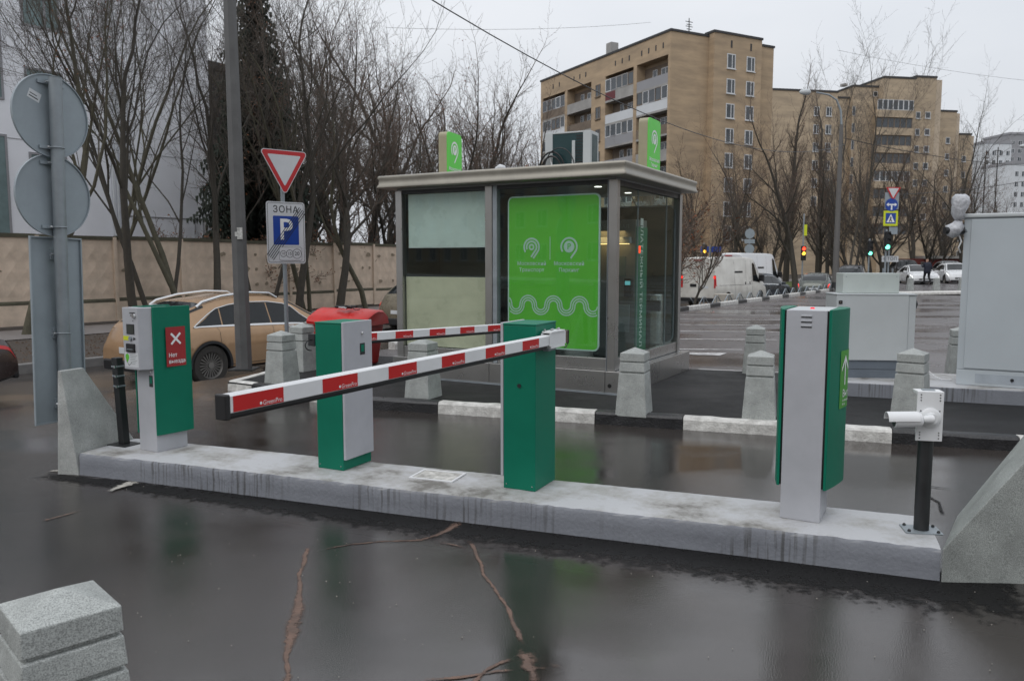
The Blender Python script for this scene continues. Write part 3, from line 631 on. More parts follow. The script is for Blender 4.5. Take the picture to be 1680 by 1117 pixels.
# curved lime notice on the right panel
n = 10; mb = MB(); pan = side_panel(1, w_ / 2 + .010, -d_ / 2 + .002, d_ / 2 + .11, .062, .014)[1:-1]
sub = [p for p in pan if p[1] > .0]
for x, y in sub: mb.v += [(x + .0025, y, .62), (x + .0025, y, .945)]
mb.f = [(2 * i, 2 * i + 2, 2 * i + 3, 2 * i + 1) for i in range(len(sub) - 1)]
mb.build('lime_notice', mat('notice_lime', (.06, .30, .03), .45), t)
def on_panel(y): return interp([(b, a) for a, b in pan], y)
def wrap_text(me):
    for v in me.vertices:
        y = v.co.x; v.co = Vector((on_panel(y) + .0045, y, v.co.z))
    return me
for body, size, yy, zz in (('Выезд', .058, .045, .70), ('К платной парковке', .018, .045, .662), ('Въезд', .018, .045, .642)):
    me = text_mesh(body, size, 'LEFT', bold=.01); me.materials.clear(); me.materials.append(M['whitef'])
    for v in me.vertices: v.co.x += yy; v.co.z += zz
    place('lettering', wrap_text(me), t)
mb = MB()
def qd(y0, y1, z0, z1):
    k = 4
    for i in range(k):
        a = lerp(y0, y1, i / k); b_ = lerp(y0, y1, (i + 1) / k)
        mb.add([(on_panel(a) + .0045, a, z0), (on_panel(b_) + .0045, b_, z0), (on_panel(b_) + .0045, b_, z1), (on_panel(a) + .0045, a, z1)], [(0, 1, 2, 3)])
qd(.072, .088, .75, .90)
for i in range(6):
    for s_ in (-1, 1):
        a = .08 + s_ * .010 * i; b_ = .08 + s_ * .010 * (i + 1); z0, z1 = .918 - .0115 * i, .918 - .0115 * (i + 1)
        mb.add([(on_panel(a) + .0045, a, z0), (on_panel(b_) + .0045, b_, z1), (on_panel(b_) + .0045, b_, z1 - .022), (on_panel(a) + .0045, a, z0 - .022)], [(0, 1, 2, 3)])
mb.build('arrow_mark', 'whitef', t)

# ------------------------------------------------------------------ camera post right, bare post left
t = E('camera_post', 'dark tube post carrying a white bullet camera', 'camera post', (2.20, 4.165, PZ), R(-12))
MB().lathe([(.038, .008), (.038, .74)], 28).build('tube', 'darkmetal', t, smooth=True)
MB().box(-.092, .092, -.068, .068, 0, .0078).build('base_plate', 'galv', t, .001)
for a, b_ in ((-.072, -.05), (.072, -.05), (-.072, .05), (.072, .05)): MB().lathe([(.009, .008), (.009, .014), (.005, .02)], 6, 'z', (a, b_, 0)).build('bolt', 'darkmetal', t)
MB().box(-.064, .064, -.052, -.040, .50, .762).build('mount_plate', 'white', t, .002); MB().box(-.064, .064, -.0395, .045, .745, .762).build('mount_top', 'white', t, .002); MB().box(-.03, .03, -.02, .02, .7625, .766).build('cable_port', 'galv', t)
MB().box(-.045, .045, -.0395, .02, .52, .74).build('mount_bracket', 'ltgrey', t, .002)
hb = MB()
for zz in (.515, .532, .545, .60, .66, .715, .73, .745):
    for xx in (-.046, .046): MB().lathe([(.0035, -.0535), (.0035, -.0521)], 8, 'y', (xx, 0, zz)).build('screw_hole', 'dark', t)
MB().lathe([(.052, -.0525), (.052, -.062), (.046, -.068), (.03, -.07), (.028, -.095)], 28, 'y', (0, 0, .625)).build('ball_mount', 'white', t, smooth=True)
MB().tube([(0, -.095, .625), (-.02, -.10, .625), (-.045, -.10, .622)], [.024, .022, .018], 14).build('knuckle', 'white', t, smooth=True)
cm = E('camera_body', None, None); cm.parent = t; cm.location = (-.05, -.10, .620); cm.rotation_euler = (0, R(-2), R(4))
MB().lathe([(.026, 0), (.037, -.008), (.0375, -.135), (.033, -.138)], 28, 'x').build('barrel', 'white', cm, smooth=True)
MB().prism([(-.044, 0)] + [(-.044 * math.cos(R(a)), .045 * math.sin(R(a))) for a in range(12, 180, 14)] + [(.044, 0)] + [(.041 * math.cos(R(a)), .042 * math.sin(R(a))) for a in range(0, 181, 15)], -.175, -.02, 'x').build('sunshield', 'white', cm, smooth=True)
MB().lathe([(.032, -.1385), (.032, -.140)], 24, 'x').build('lens_glass', 'dark', cm)
t = E('bare_post', 'leaning dark square post beside the left terminal', 'post', (-3.07, 6.20, PZ), R(-25))
MB().hexa([(-.03, -.03, .006), (.03, -.03, .006), (.03, .03, .006), (-.03, .03, .006)], [(-.068, -.03, .69), (-.008, -.03, .69), (-.008, .03, .69), (-.068, .03, .69)]).build('post', 'darkmetal', t, .004)
MB().box(-.1, .1, -.08, .08, 0, .0058).build('base_plate', 'darkmetal', t, .001)
for i, zz in enumerate((.46, .54, .615)):
    off = -.038 * zz / .69
    MB().box(-.033 + off, .033 + off, -.033, .033, zz, zz + .013).build('band_clamp', 'galv', t, .002); MB().box(.012 + off, .026 + off, -.046, -.0335, zz - .003, zz + .016).build('clamp_screw', 'chrome', t)

# ------------------------------------------------------------------ granite bollards
def bollard_parts():
    r = E('granite_bollard', '', 'bollard'); a = .155; b_ = .128; c_ = .122
    mb = MB().hexa([(-a, -a, -.02), (a, -a, -.02), (a, a, -.02), (-a, a, -.02)], [(-b_, -b_, .405), (b_, -b_, .405), (b_, b_, .405), (-b_, b_, .405)]); mb.build('shaft', 'granite', r, .006)
    MB().box(-.112, .112, -.112, .112, .4055, .4195).build('groove', 'granite', r)
    MB().hexa([(-b_, -b_, .42), (b_, -b_, .42), (b_, b_, .42), (-b_, b_, .42)], [(-c_, -c_, .51), (c_, -c_, .51), (c_, c_, .51), (-c_, c_, .51)]).build('collar', 'granite', r, .005)
    MB().box(-.106, .106, -.106, .106, .5105, .5225).build('groove', 'granite', r)
    mb = MB(); c2 = c_ - .002
    mb.add([(-c_, -c_, .523), (c_, -c_, .523), (c_, c_, .523), (-c_, c_, .523), (-c2, -c2, .60), (c2, -c2, .60), (c2, c2, .60), (-c2, c2, .60), (0, 0, .652)],
           [(3, 2, 1, 0), (0, 1, 5, 4), (1, 2, 6, 5), (2, 3, 7, 6), (3, 0, 4, 7), (4, 5, 8), (5, 6, 8), (6, 7, 8), (7, 4, 8)])
    mb.build('cap', 'granite', r, .004); return r
proto = bollard_parts(); PV = .112
BL = [(-1.328, 2.25, 0, R(44), 1.09, 'granite bollard cut off by the lower left corner of the picture'),
      (1.216, 7.83, PV, R(-22), 1, 'granite bollard in front of the near corner of the kiosk'),
      (-.985, 8.76, PV, R(-24), 1, 'granite bollard behind the red and white boom, before the beige kiosk window'),
      (-2.84, 9.76, PV, R(-26), 1, 'nearest granite bollard beside the tan car, by the kerb corner'),
      (-2.90, 10.95, PV, R(-28), 1, 'middle granite bollard of the row beside the tan car'),
      (-2.93, 11.85, PV, R(-28), 1, 'farthest granite bollard of the row beside the tan car'),
      (3.286, 10.70, PV, R(-20), 1, 'granite bollard at the parking lot edge right of the kiosk'),
      (2.38, 7.56, PV, R(-20), 1, 'granite bollard half hidden behind the right terminal, near the kerb'),
      (3.93, 7.75, PV, R(-38), 1, 'granite bollard behind the white bullet camera'),
      (5.90, 10.42, PV, R(-20), 1, 'granite bollard at the left edge of the big white cabinet'),
      (21.25, 42.6, .1, R(-10), 1.05, 'distant granite bollard left of the walking person'),
      (22.65, 42.6, .1, R(-10), 1.05, 'distant granite bollard right of the walking person'),
      (23.9, 42.4, .1, R(-10), 1.05, 'distant granite bollard at the edge of the big cabinet')]
for i, (x, y, z, rz, s_, lb) in enumerate(BL):
    o = proto if i == 0 else copy_tree(proto)
    o.location = (x, y, z); o.rotation_euler = (0, 0, rz); o.scale = (s_, s_, s_ if i else 1.0); tag(o, lb, 'bollard', 'granite bollards')

# ------------------------------------------------------------------ sign backs at left
sp = E('sign_post', 'galvanised post with two round signs and a tall panel seen from behind', 'road sign', (-3.60, 6.33, -.02), 0)
top = Vector((.105, -.07, 3.02))
MB().tube([(0, 0, 0), top], .047, 24).build('pole', 'galv', sp, smooth=True)
MB().lathe([(.044, 0), (.046, .006), (.02, .012)], 20, 'z', tuple(top)).build('pole_cap', 'galv', sp)
al = R(66)
for nm, zc, rad in (('round_sign', 2.74, .310), ('round_sign', 2.135, .310)):
    sg = E(nm, None, None); sg.parent = sp; p_ = top * (zc / 3.02); sg.location = (p_.x - .065 * math.sin(al), p_.y + .065 * math.cos(al), zc); sg.rotation_euler = (0, R(1.5), al)
    MB().lathe([(rad, -.002), (rad, .004), (rad + .005, .006), (rad + .005, -.014), (rad - .002, -.014), (rad - .002, -.0021)], 56, 'y').build('disc', 'signback', sg, smooth=True)
    for dz in (.245, -.245):
        MB().box(-.11, .11, -.018, -.003, dz - .012, dz + .012).build('rail', 'signback', sg)
        mb = MB().tube([(-.05 * 1.0, -.02, dz)] + [(.05 * math.cos(R(a)), -.063 - .05 * math.sin(R(a)), dz) for a in range(180, -1, -20)] + [(.05, -.02, dz)], .0045, 6); mb.build('clamp', 'galv', sg, smooth=True)
        MB().lathe([(.009, 0), (.009, .018)], 8, 'x', (-.072, -.05, dz)).build('clamp_nut', 'chrome', sg)
    if zc > 2.5:
        o = MB().box(-.05, .05, -.0034, -.0022, -.035, .035).build('sticker', 'signwhite', sg); o.location = (-.13, 0, .13); o.rotation_euler = (0, R(20), 0)
        o2 = MB().box(-.04, .035, -.0042, -.0035, -.02, -.012).box(-.04, .02, -.0042, -.0035, .002, .008).build('sticker_print', 'dark', sg); o2.location = (-.13, 0, .13); o2.rotation_euler = (0, R(20), 0)
pnl = E('panel_sign', None, None); pnl.parent = sp; p_ = top * (1.08 / 3.02); pnl.location = (p_.x - .068 * math.sin(al), p_.y + .068 * math.cos(al), 1.08); pnl.rotation_euler = (0, R(1.5), al)
hw, hh = .215, .735
MB().box(-hw, hw, -.002, .003, -hh, hh).build('sheet', 'signback', pnl)
mb = MB().box(-hw - .006, -hw + .006, -.022, -.0021, -hh, hh).box(hw - .006, hw + .006, -.022, -.0021, -hh, hh).box(-hw + .0062, hw - .0062, -.022, -.0021, hh - .012, hh).box(-hw + .0062, hw - .0062, -.022, -.0021, -hh, -hh + .012); mb.build('rim', 'signback', pnl, .002)
for dz in (.60, -.02, -.58):
    MB().box(-.05, .05, -.02, -.0025, dz - .04, dz + .04).build('rail', 'signback', pnl)
    MB().tube([(-.05, -.02, dz)] + [(.05 * math.cos(R(a)), -.066 - .05 * math.sin(R(a)), dz) for a in range(180, -1, -20)] + [(.05, -.02, dz)], .0045, 6).build('clamp', 'galv', pnl, smooth=True)
    MB().lathe([(.010, 0), (.010, .02)], 8, 'x', (-.074, -.05, dz)).build('clamp_nut', 'chrome', pnl)

# ------------------------------------------------------------------ lamp post and zone sign
lp = E('lamp_post', 'tall grey faceted lamp post beside the tan car', 'lamp post', (-3.78, 11.15, PV - .02))
MB().tube([(0, 0, 0), (-.03, 0, 4.5), (-.05, 0, 9)], [.115, .09, .065], 8).build('pole', mat('lamp_pole_paint', (.105, .105, .105), .5, var=.2, scale=4), lp)
MB().box(-.17, .17, -.17, .17, 0, .02).build('flange', 'darkmetal', lp); MB().tube([(-.05, 0, 8.9), (-.2, .5, 9.3), (-.3, 1.4, 9.5)], [.04, .035, .03], 8).build('arm', 'galv', lp); MB().box(-.42, -.18, 1.3, 2.0, 9.42, 9.54).build('luminaire', 'ltgrey', lp, .03)
o = MB().box(.0, .075, -.1085, -.1065, 1.82, 1.98).box(-.03, .01, -.1095, -.1088, 1.86, 1.92).build('sticker', mat('torn_paper', (.5, .5, .48), .8, var=.5, scale=30), lp)

zs = E('zone_sign', 'yield triangle above an end of paid parking zone plate', 'road sign', (-3.36, 11.85, PV + .06), R(41))
MB().tube([(0, 0, 0), (-.012, 0, 2.98)], .030, 14).build('pole', 'galv', zs, smooth=True)
def tri(s_, r, zc):
    hgt = s_ * .866; pts = []
    for cx, cz, a0 in ((-s_ / 2 + r * 1.732, hgt / 3 - r, 90), (0, -2 * hgt / 3 + 2 * r, 210), (s_ / 2 - r * 1.732, hgt / 3 - r, 330)):
        for i in range(7): an = R(a0 + 120 * i / 6); pts.append((cx + r * math.cos(an), zc + cz + r * math.sin(an)))
    return pts
yt = E('yield_plate', None, None); yt.parent = zs; yt.location = (0.01, -.045, 2.83)
MB().prism(tri(.76, .045, 0), 0, .004, 'y').build('plate', 'signwhite', yt); flat(tri(.725, .036, 0), -.0016).build('red_border', 'signred', yt); flat(tri(.52, .012, 0), -.0032).build('white_field', 'signwhite', yt)
MB().box(-.06, .06, .005, .02, -.1, -.07).build('bracket', 'galv', yt)
zp = E('zone_plate', None, None); zp.parent = zs; zp.location = (0.01, -.045, 1.855)
MB().prism(rrect(.60, .90, .04), 0, .004, 'y').build('plate', 'signwhite', zp); MB().box(-.06, .06, .005, .02, .2, .23).box(-.06, .06, .005, .02, -.23, -.2).build('bracket', 'galv', zp)
bd = rrect(.565, .865, .03); bi = rrect(.553, .853, .026); n = len(bd)
MB().add([(x, -.0016, z) for x, z in bd + bi], [(i, (i + 1) % n, n + (i + 1) % n, n + i) for i in range(n)]).build('border', 'dark', zp)
text('ЗОНА', .135, 'dark', zp, (0, -.0017, .335), bold=.008, space=1.12)
flat(rrect(.40, .42, .015, x0=0, z0=.035), -.0018).build('blue_field', 'blue', zp); text('P', .43, 'whitef', zp, (-.005, -.0030, .035), bold=.012)
mb = MB()
for k in range(5):
    o_ = -.06 + .03 * k; a = Vector((-.26, -.36)); b_ = Vector((.265, .34)); d_ = (b_ - a).normalized(); nn = Vector((-d_.y, d_.x))
    mb.ribbon([tuple(a + nn * o_ + d_ * max(0, 0)), tuple(b_ + nn * o_)], .011, -.0042)
mb.build('cancel_stripes', 'dark', zp)
bd = rrect(.36, .20, .03, x0=.06, z0=-.305); bi = rrect(.352, .192, .026, x0=.06, z0=-.305); n = len(bd)
flat(rrect(.36, .20, .03, x0=.06, z0=-.305), -.0048).build('tariff_field', 'signwhite', zp)
MB().add([(x, -.0054, z) for x, z in bd + bi], [(i, (i + 1) % n, n + (i + 1) % n, n + i) for i in range(n)]).build('tariff_border', 'dark', zp)
for tx, cx, rr in (('10', -.055, .045), ('15', .045, .055), ('20', .16, .07)):
    MB().ribbon(arcpts(cx, -.305, rr, 0, 360, 28), .007, -.0056).build('tariff_ring', 'dark', zp); text(tx, rr * 1.15, 'dark', zp, (cx, -.0058, -.305), bold=.01)

# ================================================================== KIOSK
KZ = PV
k = E('ticket_kiosk', 'glazed steel parking kiosk with big lime poster', 'kiosk', (1.16, 8.90, KZ), R(-29.3))
KW, KD, KH = 3.06, 2.36, 2.40
# base cladding (brushed panels butted end to end)
for x0, x1 in ((-3.10, -1.63), (-1.626, -.104), (-.100, .07)):
    MB().box(x0, x1, -.045, .02, .0, .262).build('base_panel', 'steel', k, .004)
for y0, y1 in ((.022, 1.2), (1.204, 2.47)): MB().box(.0, .112 if y0 > .0 else .07, y0, y1, 0, .262).build('base_panel', 'steel', k, .004)
MB().box(-3.10, -.001, .022, 2.47, 0, .255).build('base_frame', 'galv', k); MB().box(-3.09, .06, -.035, .0, -.01, .0).build('base_foot', 'dark', k)
MB().box(-3.11, .075, -.052, -.0455, .0, .022).build('base_trim', 'galv', k); MB().box(-3.05, -.11, .03, 2.4, .2625, .27).build('floor', 'dark', k)
MB().lathe([(.020, -.012), (.024, -.0465)], 18, 'y', (-.045, 0, .10)).build('lock', 'black', k, smooth=True)
# posts
def post(x, y, a=.05, m='steel'): MB().box(x - a, x + a, y - a, y + a, .263, KH).build('post', m, k, .006)
for x, y in ((-.055, .055), (-KW + .05, .055), (-.055, KD - .02), (-KW + .05, KD - .02), (-1.66, .055)): post(x, y)
MB().box(-1.605, -1.545, .01, .095, .263, KH).build('post', 'galv', k, .004); MB().box(-.1095, -.1055 + .0, -.006, .10, .263, KH).build('post_fin', 'galv', k)
# rails
for x0, x1 in ((-3.01 + .05, -1.712), (-1.543, -.11)):
    MB().box(x0, x1, .02, .09, .263, .40).build('bottom_rail', 'steel', k, .004); MB().box(x0, x1, .02, .09, KH - .045, KH).build('top_rail', 'darkmetal', k)
MB().box(-.09, -.02, .107, KD - .072, .263, .395).build('bottom_rail', 'steel', k, .004); MB().box(-.09, -.02, .107, KD - .072, KH - .06, KH).build('top_rail', 'darkmetal', k)
# glass
def pane(x0, x1, y0, y1, z0, z1, nm='pane', m='glass'): return MB().box(x0, x1, y0, y1, z0, z1).build(nm, m, k)
pane(-2.96, -1.712, .050, .058, .40, KH - .045); pane(-1.543, -.11, .050, .058, .40, KH - .045)
ys = [.108, .80, 1.86, KD - .073]
for a, b_ in zip(ys, ys[1:]): pane(-.058, -.050, a + .003, b_ - .003, .395, KH - .06)
for y in ys[1:-1]: MB().box(-.062, -.046, y - .0028, y + .0028, .395, KH - .06).build('glazing_bead', 'galv', k)
pane(-KW + .1, -.11, KD - .024, KD - .016, .27, KH); MB().box(-KW + .046, -KW + .054, .106, KD - .072, .27, KH).build('side_panel', mat('dark_interior', (.03, .034, .034), .6), k)  # left wall: opaque dark panel added instead of glass, standing for interior shade
# film on the left window: pale roll above, clear gap, beige below
MB().box(-2.90, -1.73, .070, .074, 1.685, KH - .05).build('roller_blind', 'film', k); MB().box(-2.90, -1.73, .066, .078, 1.668, 1.684).build('blind_bar', 'frame', k)
MB().box(-2.95, -1.715, .070, .074, .41, 1.30).build('beige_film', 'beigefilm', k)
MB().box(-2.93, -1.73, .5, .9, .27, 1.15).build('desk', 'dark', k); MB().box(-2.98, -1.68, .90, .93, .27, KH - .02).build('dark_sheet', mat('interior_shade', (.10, .11, .11), .5), k); MB().box(-2.98, -1.68, KD - .2, KD - .1, .27, KH - .03).build('rear_screen', mat('dark_interior', (.03, .034, .034), .6), k)  # thin sheet across the left room is added, its dark colour standing for interior shade
# lime poster with print, just inside the glass
pc = E('poster', None, None); pc.parent = k; pc.location = (-.835, .085, 1.365)
MB().prism(rrect(1.20, 1.80, .07), 0, .02, 'y').build('poster_border', 'pale', pc); flat(rrect(1.165, 1.765, .055), -.002).build('poster_field', 'lime', pc)
def transport_mark(par, cx, cz, r, letter, m, y, wd):
    mb = MB()
    def nine(rr, a0): return arcpts(cx, cz, rr, a0, -28, 26)
    for i, rr in enumerate((r, r * .66) if not letter else (r,)):
        pts = nine(rr, 215 if i == 0 else 205)
        ex, ez = pts[-1]; tl = r * (1.05 if i == 0 else 1.05); pts += [(ex - .62 * tl * q_ / 6 - .0, ez - 1.0 * tl * q_ / 6 * .82) for q_ in range(1, 7)]
        mb.ribbon(pts, wd, y)
    mb.build('logo_ring', m, par)
    if letter:
        MB().add([(x, y - .0004, z) for x, z in arcpts(cx, cz, r * .68, 0, 348, 28)], [tuple(range(29))]).build('logo_disc', m, par); text('P', r * .95, 'lime' if m == 'pale' else 'limeb', par, (cx, y - .0012, cz), bold=.02)
    else:
        MB().ribbon(arcpts(cx, cz, r * .28, 0, 360, 22), wd, y - .0004).build('logo_core', m, par)
transport_mark(pc, -.275, .30, .100, False, 'pale', -.0036, .021); transport_mark(pc, .215, .30, .100, True, 'pale', -.0036, .021)
MB().ribbon([(-.03, .15), (-.03, .42)], .008, -.0036).build('divider', 'pale', pc)
text('Московский', .062, 'pale', pc, (-.275, -.0036, .105), space=1.06, bold=.012); text('Транспорт', .062, 'pale', pc, (-.275, -.0036, .03), space=1.06, bold=.012)
text('Московский', .062, 'pale', pc, (.215, -.0036, .105), space=1.06, bold=.012); text('Паркинг', .062, 'pale', pc, (.215, -.0036, .03), space=1.06, bold=.012)
def wave(off):
    pts = []; r = .084; x = -.62; zc = -.385; up = True
    # alternating half circles; parallel offset changes each radius
    cx = -.655
    while cx < .75:
        rr = r + off if up else r - off
        for i in range(13):
            a = 180 - 180 * i / 12 if up else 180 + 180 * i / 12
            px_, pz_ = cx + rr * math.cos(R(a)), zc + rr * math.sin(R(a))
            if -.58 <= px_ <= .58: pts.append((px_, pz_))
        cx += 2 * r; up = not up
    return pts
for off in (-.028, 0, .028): MB().ribbon(wave(off), .015, -.0036).build('wave_line', 'pale', pc)
# poster seen from behind on the rear wall, payment terminal, bin
MB().prism(rrect(1.22, 1.85, .10, x0=-.66, z0=1.32), KD - .14, KD - .12, 'y').build('rear_poster', mat('poster_back', (.012, .030, .026), .35), k)
bd = rrect(1.24, 1.87, .105, x0=-.66, z0=1.32); bi = rrect(1.205, 1.835, .095, x0=-.66, z0=1.32); n = len(bd)
MB().add([(x, KD - .143, z) for x, z in bd + bi], [(i, (i + 1) % n, n + (i + 1) % n, n + i) for i in range(n)]).build('rear_poster_border', 'galv', k)
MB().box(-.80, -.232, 1.22, 1.62, .27, 2.02).build('pay_terminal', mat('terminal_shell', (.14, .15, .155), .45), k, .008)
gp = MB().box(-.231, -.222, 1.225, 1.615, .30, 1.93).build('terminal_side', mat('backlit_green', (.003, .10, .055), .4, emit=.22), k, .002)
tf = E('terminal_print', None, None); tf.parent = k; tf.location = (-.2205, 1.40, 1.20); tf.rotation_euler = (0, 0, R(90))
text('ПЛАТЕЖНЫЙ ТЕРМИНАЛ', .125, 'whitef', tf, (0, 0, 0), ry=R(90), bold=.012, space=1.02); MB().box(-.05, .05, -.001, .001, .75, .84).build('print_box', 'whitef', tf)
lg = bpy.data.lights.new('terminal_lamp', 'AREA'); lg.energy = .9; lg.color = (1, .62, .25); lg.size = .35
lo = bpy.data.objects.new('terminal_lamp', lg); C.objects.link(lo); lo.parent = k; lo.location = (-.55, 1.10, 1.78); lo.rotation_euler = (R(40), 0, 0)
MB().box(-.75, -.28, 1.13, 1.2195, 1.72, 1.80).build('terminal_hood', 'galv', k, .006); MB().box(-.72, -.31, 1.135, 1.21, 1.713, 1.7195).build('hood_light', mat('warm_light', (1, .66, .28), .4, emit=1.8), k)
MB().box(-.62, -.36, 1.205, 1.2195, 1.30, 1.56).build('terminal_screen', mat('terminal_lcd', (.10, .14, .15), .2), k); MB().box(-.36, -.26, 1.16, 1.2195, 1.05, 1.28).build('card_reader', 'black', k, .006); MB().box(-.345, -.275, 1.157, 1.1595, 1.20, 1.25).build('reader_screen', mat('cyan_lcd', (.15, .5, .55), .3, emit=.5), k)
MB().box(-.60, -.30, 1.205, 1.2195, .60, .95).build('service_door', 'galv', k, .003)
text('ТЕРМИНАЛ', .07, 'galv', k, (-.52, 1.2175, 1.93))
MB().lathe([(.15, 0), (.15, .78), (.14, .79)], 28, 'z', (-.27, 1.98, .27)).build('litter_bin', mat('brushed_bin', (.42, .43, .43), .25, metal=.9, rvar=.05), k, smooth=True); MB().box(-.44, -.10, 1.80, 1.85, .84, .98).build('bin_flap', 'black', k, .008)
MB().box(-.20, -.18, 1.24, 1.255, 1.60, 1.69).build('red_display', mat('red_digits', (1, .06, .02), .3, emit=1.6), k)
# ceiling and roof
MB().box(-KW + .02, -.02, .02, KD, KH + .0005, KH + .02).build('ceiling', mat('ceiling_panel', (.30, .31, .31), .5), k)
for x, y in ((-.55, .75), (-.55, 1.75), (-2.2, 1.2)): MB().lathe([(.045, KH - .004), (.045, KH)], 16, 'z', (x, y, 0)).build('downlight', mat('downlight', (1, .95, .85), .4, emit=2.5), k)
rf = MB(); pr = [(.02, 0), (.165, .002), (.165, .03), (.15, .05), (.147, .105), (.16, .125), (.157, .15), (.14, .158)]
ring = lambda o_: [(-KW - o_, -o_), (o_, -o_), (o_, KD + o_), (-KW - o_, KD + o_)]
for o_, h_ in pr: rf.v += [(x, y, KH + .021 + h_) for x, y in ring(o_)]
for i in range(len(pr) - 1): rf.f += [(4 * i + j, 4 * i + (j + 1) % 4, 4 * i + 4 + (j + 1) % 4, 4 * i + 4 + j) for j in range(4)]
rf.f += [(3, 2, 1, 0), tuple(4 * (len(pr) - 1) + j for j in range(4))]
o = rf.build('roof', 'fascia', k, .012, smooth=True)
RT = KZ + KH + .18
def kpos(x, y, z): a = R(-29.3); return (1.16 + x * math.cos(a) - y * math.sin(a), 8.90 + x * math.sin(a) + y * math.cos(a), z)
# roof signs
def roof_sign(label, pos, ang, hgt):
    s_ = E('roof_sign', label, 'sign', pos, ang, 'lime box signs on the kiosk roof')
    d2 = .06; sh = rrect(.45, hgt, .06, x0=0, z0=hgt / 2 + .02)
    lowcut = [(x, max(z, .02)) for x, z in sh]
    MB().prism(lowcut, .0, .118, 'y').build('sign_box', mat('sign_side', (.36, .33, .22), .5, var=.08), s_, .003); MB().prism(rrect(.45, hgt, .06, x0=0, z0=hgt / 2 + .02), -.010, -.0005, 'y').build('sign_face', 'limeb', s_)
    f_ = E('sign_print', None, None); f_.parent = s_; f_.location = (0, -.0125, hgt * .66)
    mb = MB(); r = .10
    for rr, a0 in ((r, 220),):
        pts = arcpts(0, 0, rr, a0, -28, 24); ex, ez = pts[-1]; pts += [(ex - .10 * q_ / 5, ez - .12 * q_ / 5) for q_ in range(1, 6)]; mb.ribbon(pts, .024, 0)
    mb.build('logo_ring', 'whitef', f_); MB().add([(x, -.0005, z) for x, z in arcpts(0, 0, .066, 0, 348, 24)], [tuple(range(25))]).build('logo_disc', 'whitef', f_); text('P', .095, 'limeb', f_, (0, -.0015, 0), bold=.02)
    text('Московский', .062, 'whitef', f_, (0, 0, -.255), bold=.015); text('Паркинг', .062, 'whitef', f_, (0, 0, -.32), bold=.015)
    return s_
roof_sign('lime box sign on the left end of the kiosk roof', kpos(-2.66, .78, RT), R(69), .60)
roof_sign('lime box sign on the right corner of the kiosk roof', kpos(-.09, 1.42, RT), R(60.7), .66)
# air conditioner
ac = E('air_conditioner', 'white framed outdoor air conditioner with dark grille on the roof', 'air conditioner', kpos(-.93, .80, RT), R(-26))
MB().box(-.29, .29, -.13, .13, .05, .47).build('casing', mat('ac_teal', (.012, .045, .05), .35), ac, .004)
for x0, x1 in ((-.30, -.20), (.20, .30)): MB().box(x0, x1, -.14, .14, .03, .49).build('side_frame', 'ltgrey', ac, .004)
MB().box(-.1995, .1995, -.138, .138, .472, .49).build('top_frame', 'ltgrey', ac, .003); MB().box(.06, .10, -.15, -.131, .04, .38).build('bracket', 'ltgrey', ac, .003)
for i in range(11): MB().box(.11, .195, -.136, -.1305, .08 + .035 * i, .095 + .035 * i).build('grille_slat', 'dark', ac)
for x in (-.26, .26): MB().box(x - .03, x + .03, -.12, .12, -.0, .0299).build('foot', 'dark', ac)
MB().box(.3005, .304, -.09, .09, .06, .45).build('side_grille', mat('ac_teal', (.012, .045, .05), .35), ac)
for j, (r, off) in enumerate(((.22, 0), (.17, .04), (.26, .08))):
    MB().tube([(-.36 + off + r * 1.25 * (1 - math.cos(R(a))) * .62, -.19 - .01 * j, .02 + r * 1.05 * math.sin(R(a))) for a in range(0, 181, 12)], .012 if j < 2 else .007, 8).build('hose', 'black' if j < 2 else 'darkmetal', ac, smooth=True)
MB().tube([(-.24, -.16, .22), (-.20, -.17, .12), (-.17, -.18, .02)], .009, 6).build('white_hose', 'white', ac, smooth=True)
mb = MB(); r = random.Random(3)
mb.tube([(-.08, 0, .02), (-.05, .01, .045), (0, 0, .06), (.05, .0, .05), (.08, .01, .02)], [.012, .03, .04, .032, .01], 9)
tag(mb.build('crumpled_bag', 'signwhite', None, loc=kpos(-1.55, .1, RT - .02), rz=R(-29), smooth='all'), 'crumpled pale rag lying on the kiosk roof left of the air conditioner', 'rag')

# ------------------------------------------------------------------ red grit box
rb = E('grit_box', 'red plastic grit box with sloping lid and tools on top', 'grit box', (-2.40, 11.62, PV), R(-22)); rb.scale = (.89, .9, .98)
redp = mat('red_plastic', (.56, .018, .014), .38, var=.12, scale=4)
MB().hexa([(-.40, -.26, 0), (.40, -.26, 0), (.40, .28, 0), (-.40, .28, 0)], [(-.48, -.33, .60), (.48, -.33, .60), (.48, .34, .60), (-.48, .34, .60)]).build('tub', redp, rb, .03)
prof = [(-.40, .60), (-.41, .64), (-.36, .70), (-.1, .80), (.05, .83), (.22, .815), (.38, .72), (.41, .61)]
mb = MB(); ys_ = [(-.56, .86, -.02), (-.53, .95, 0), (-.3, 1, .01), (0, 1, .012), (.3, 1, .01), (.53, .95, 0), (.56, .86, -.02)]
for x, sc_, dz in ys_:
    for y, z in prof: mb.v.append((x, y * sc_, .60 + (z - .60) * sc_ + dz * .3 + (.02 if x < -.4 else 0)))
n_ = len(prof); mb.f = [(i * n_ + j, (i + 1) * n_ + j, (i + 1) * n_ + (j + 1) % n_, i * n_ + (j + 1) % n_) for i in range(len(ys_) - 1) for j in range(n_)] + [tuple(range(n_)), tuple(range((len(ys_) - 1) * n_, len(ys_) * n_))[::-1]]
mb.build('lid', redp, rb, smooth=True)
tl = E('cable_tools', 'black tools and loose cable lying on the red box lid', 'tools', (-2.40, 11.57, PV + .83), R(-22))
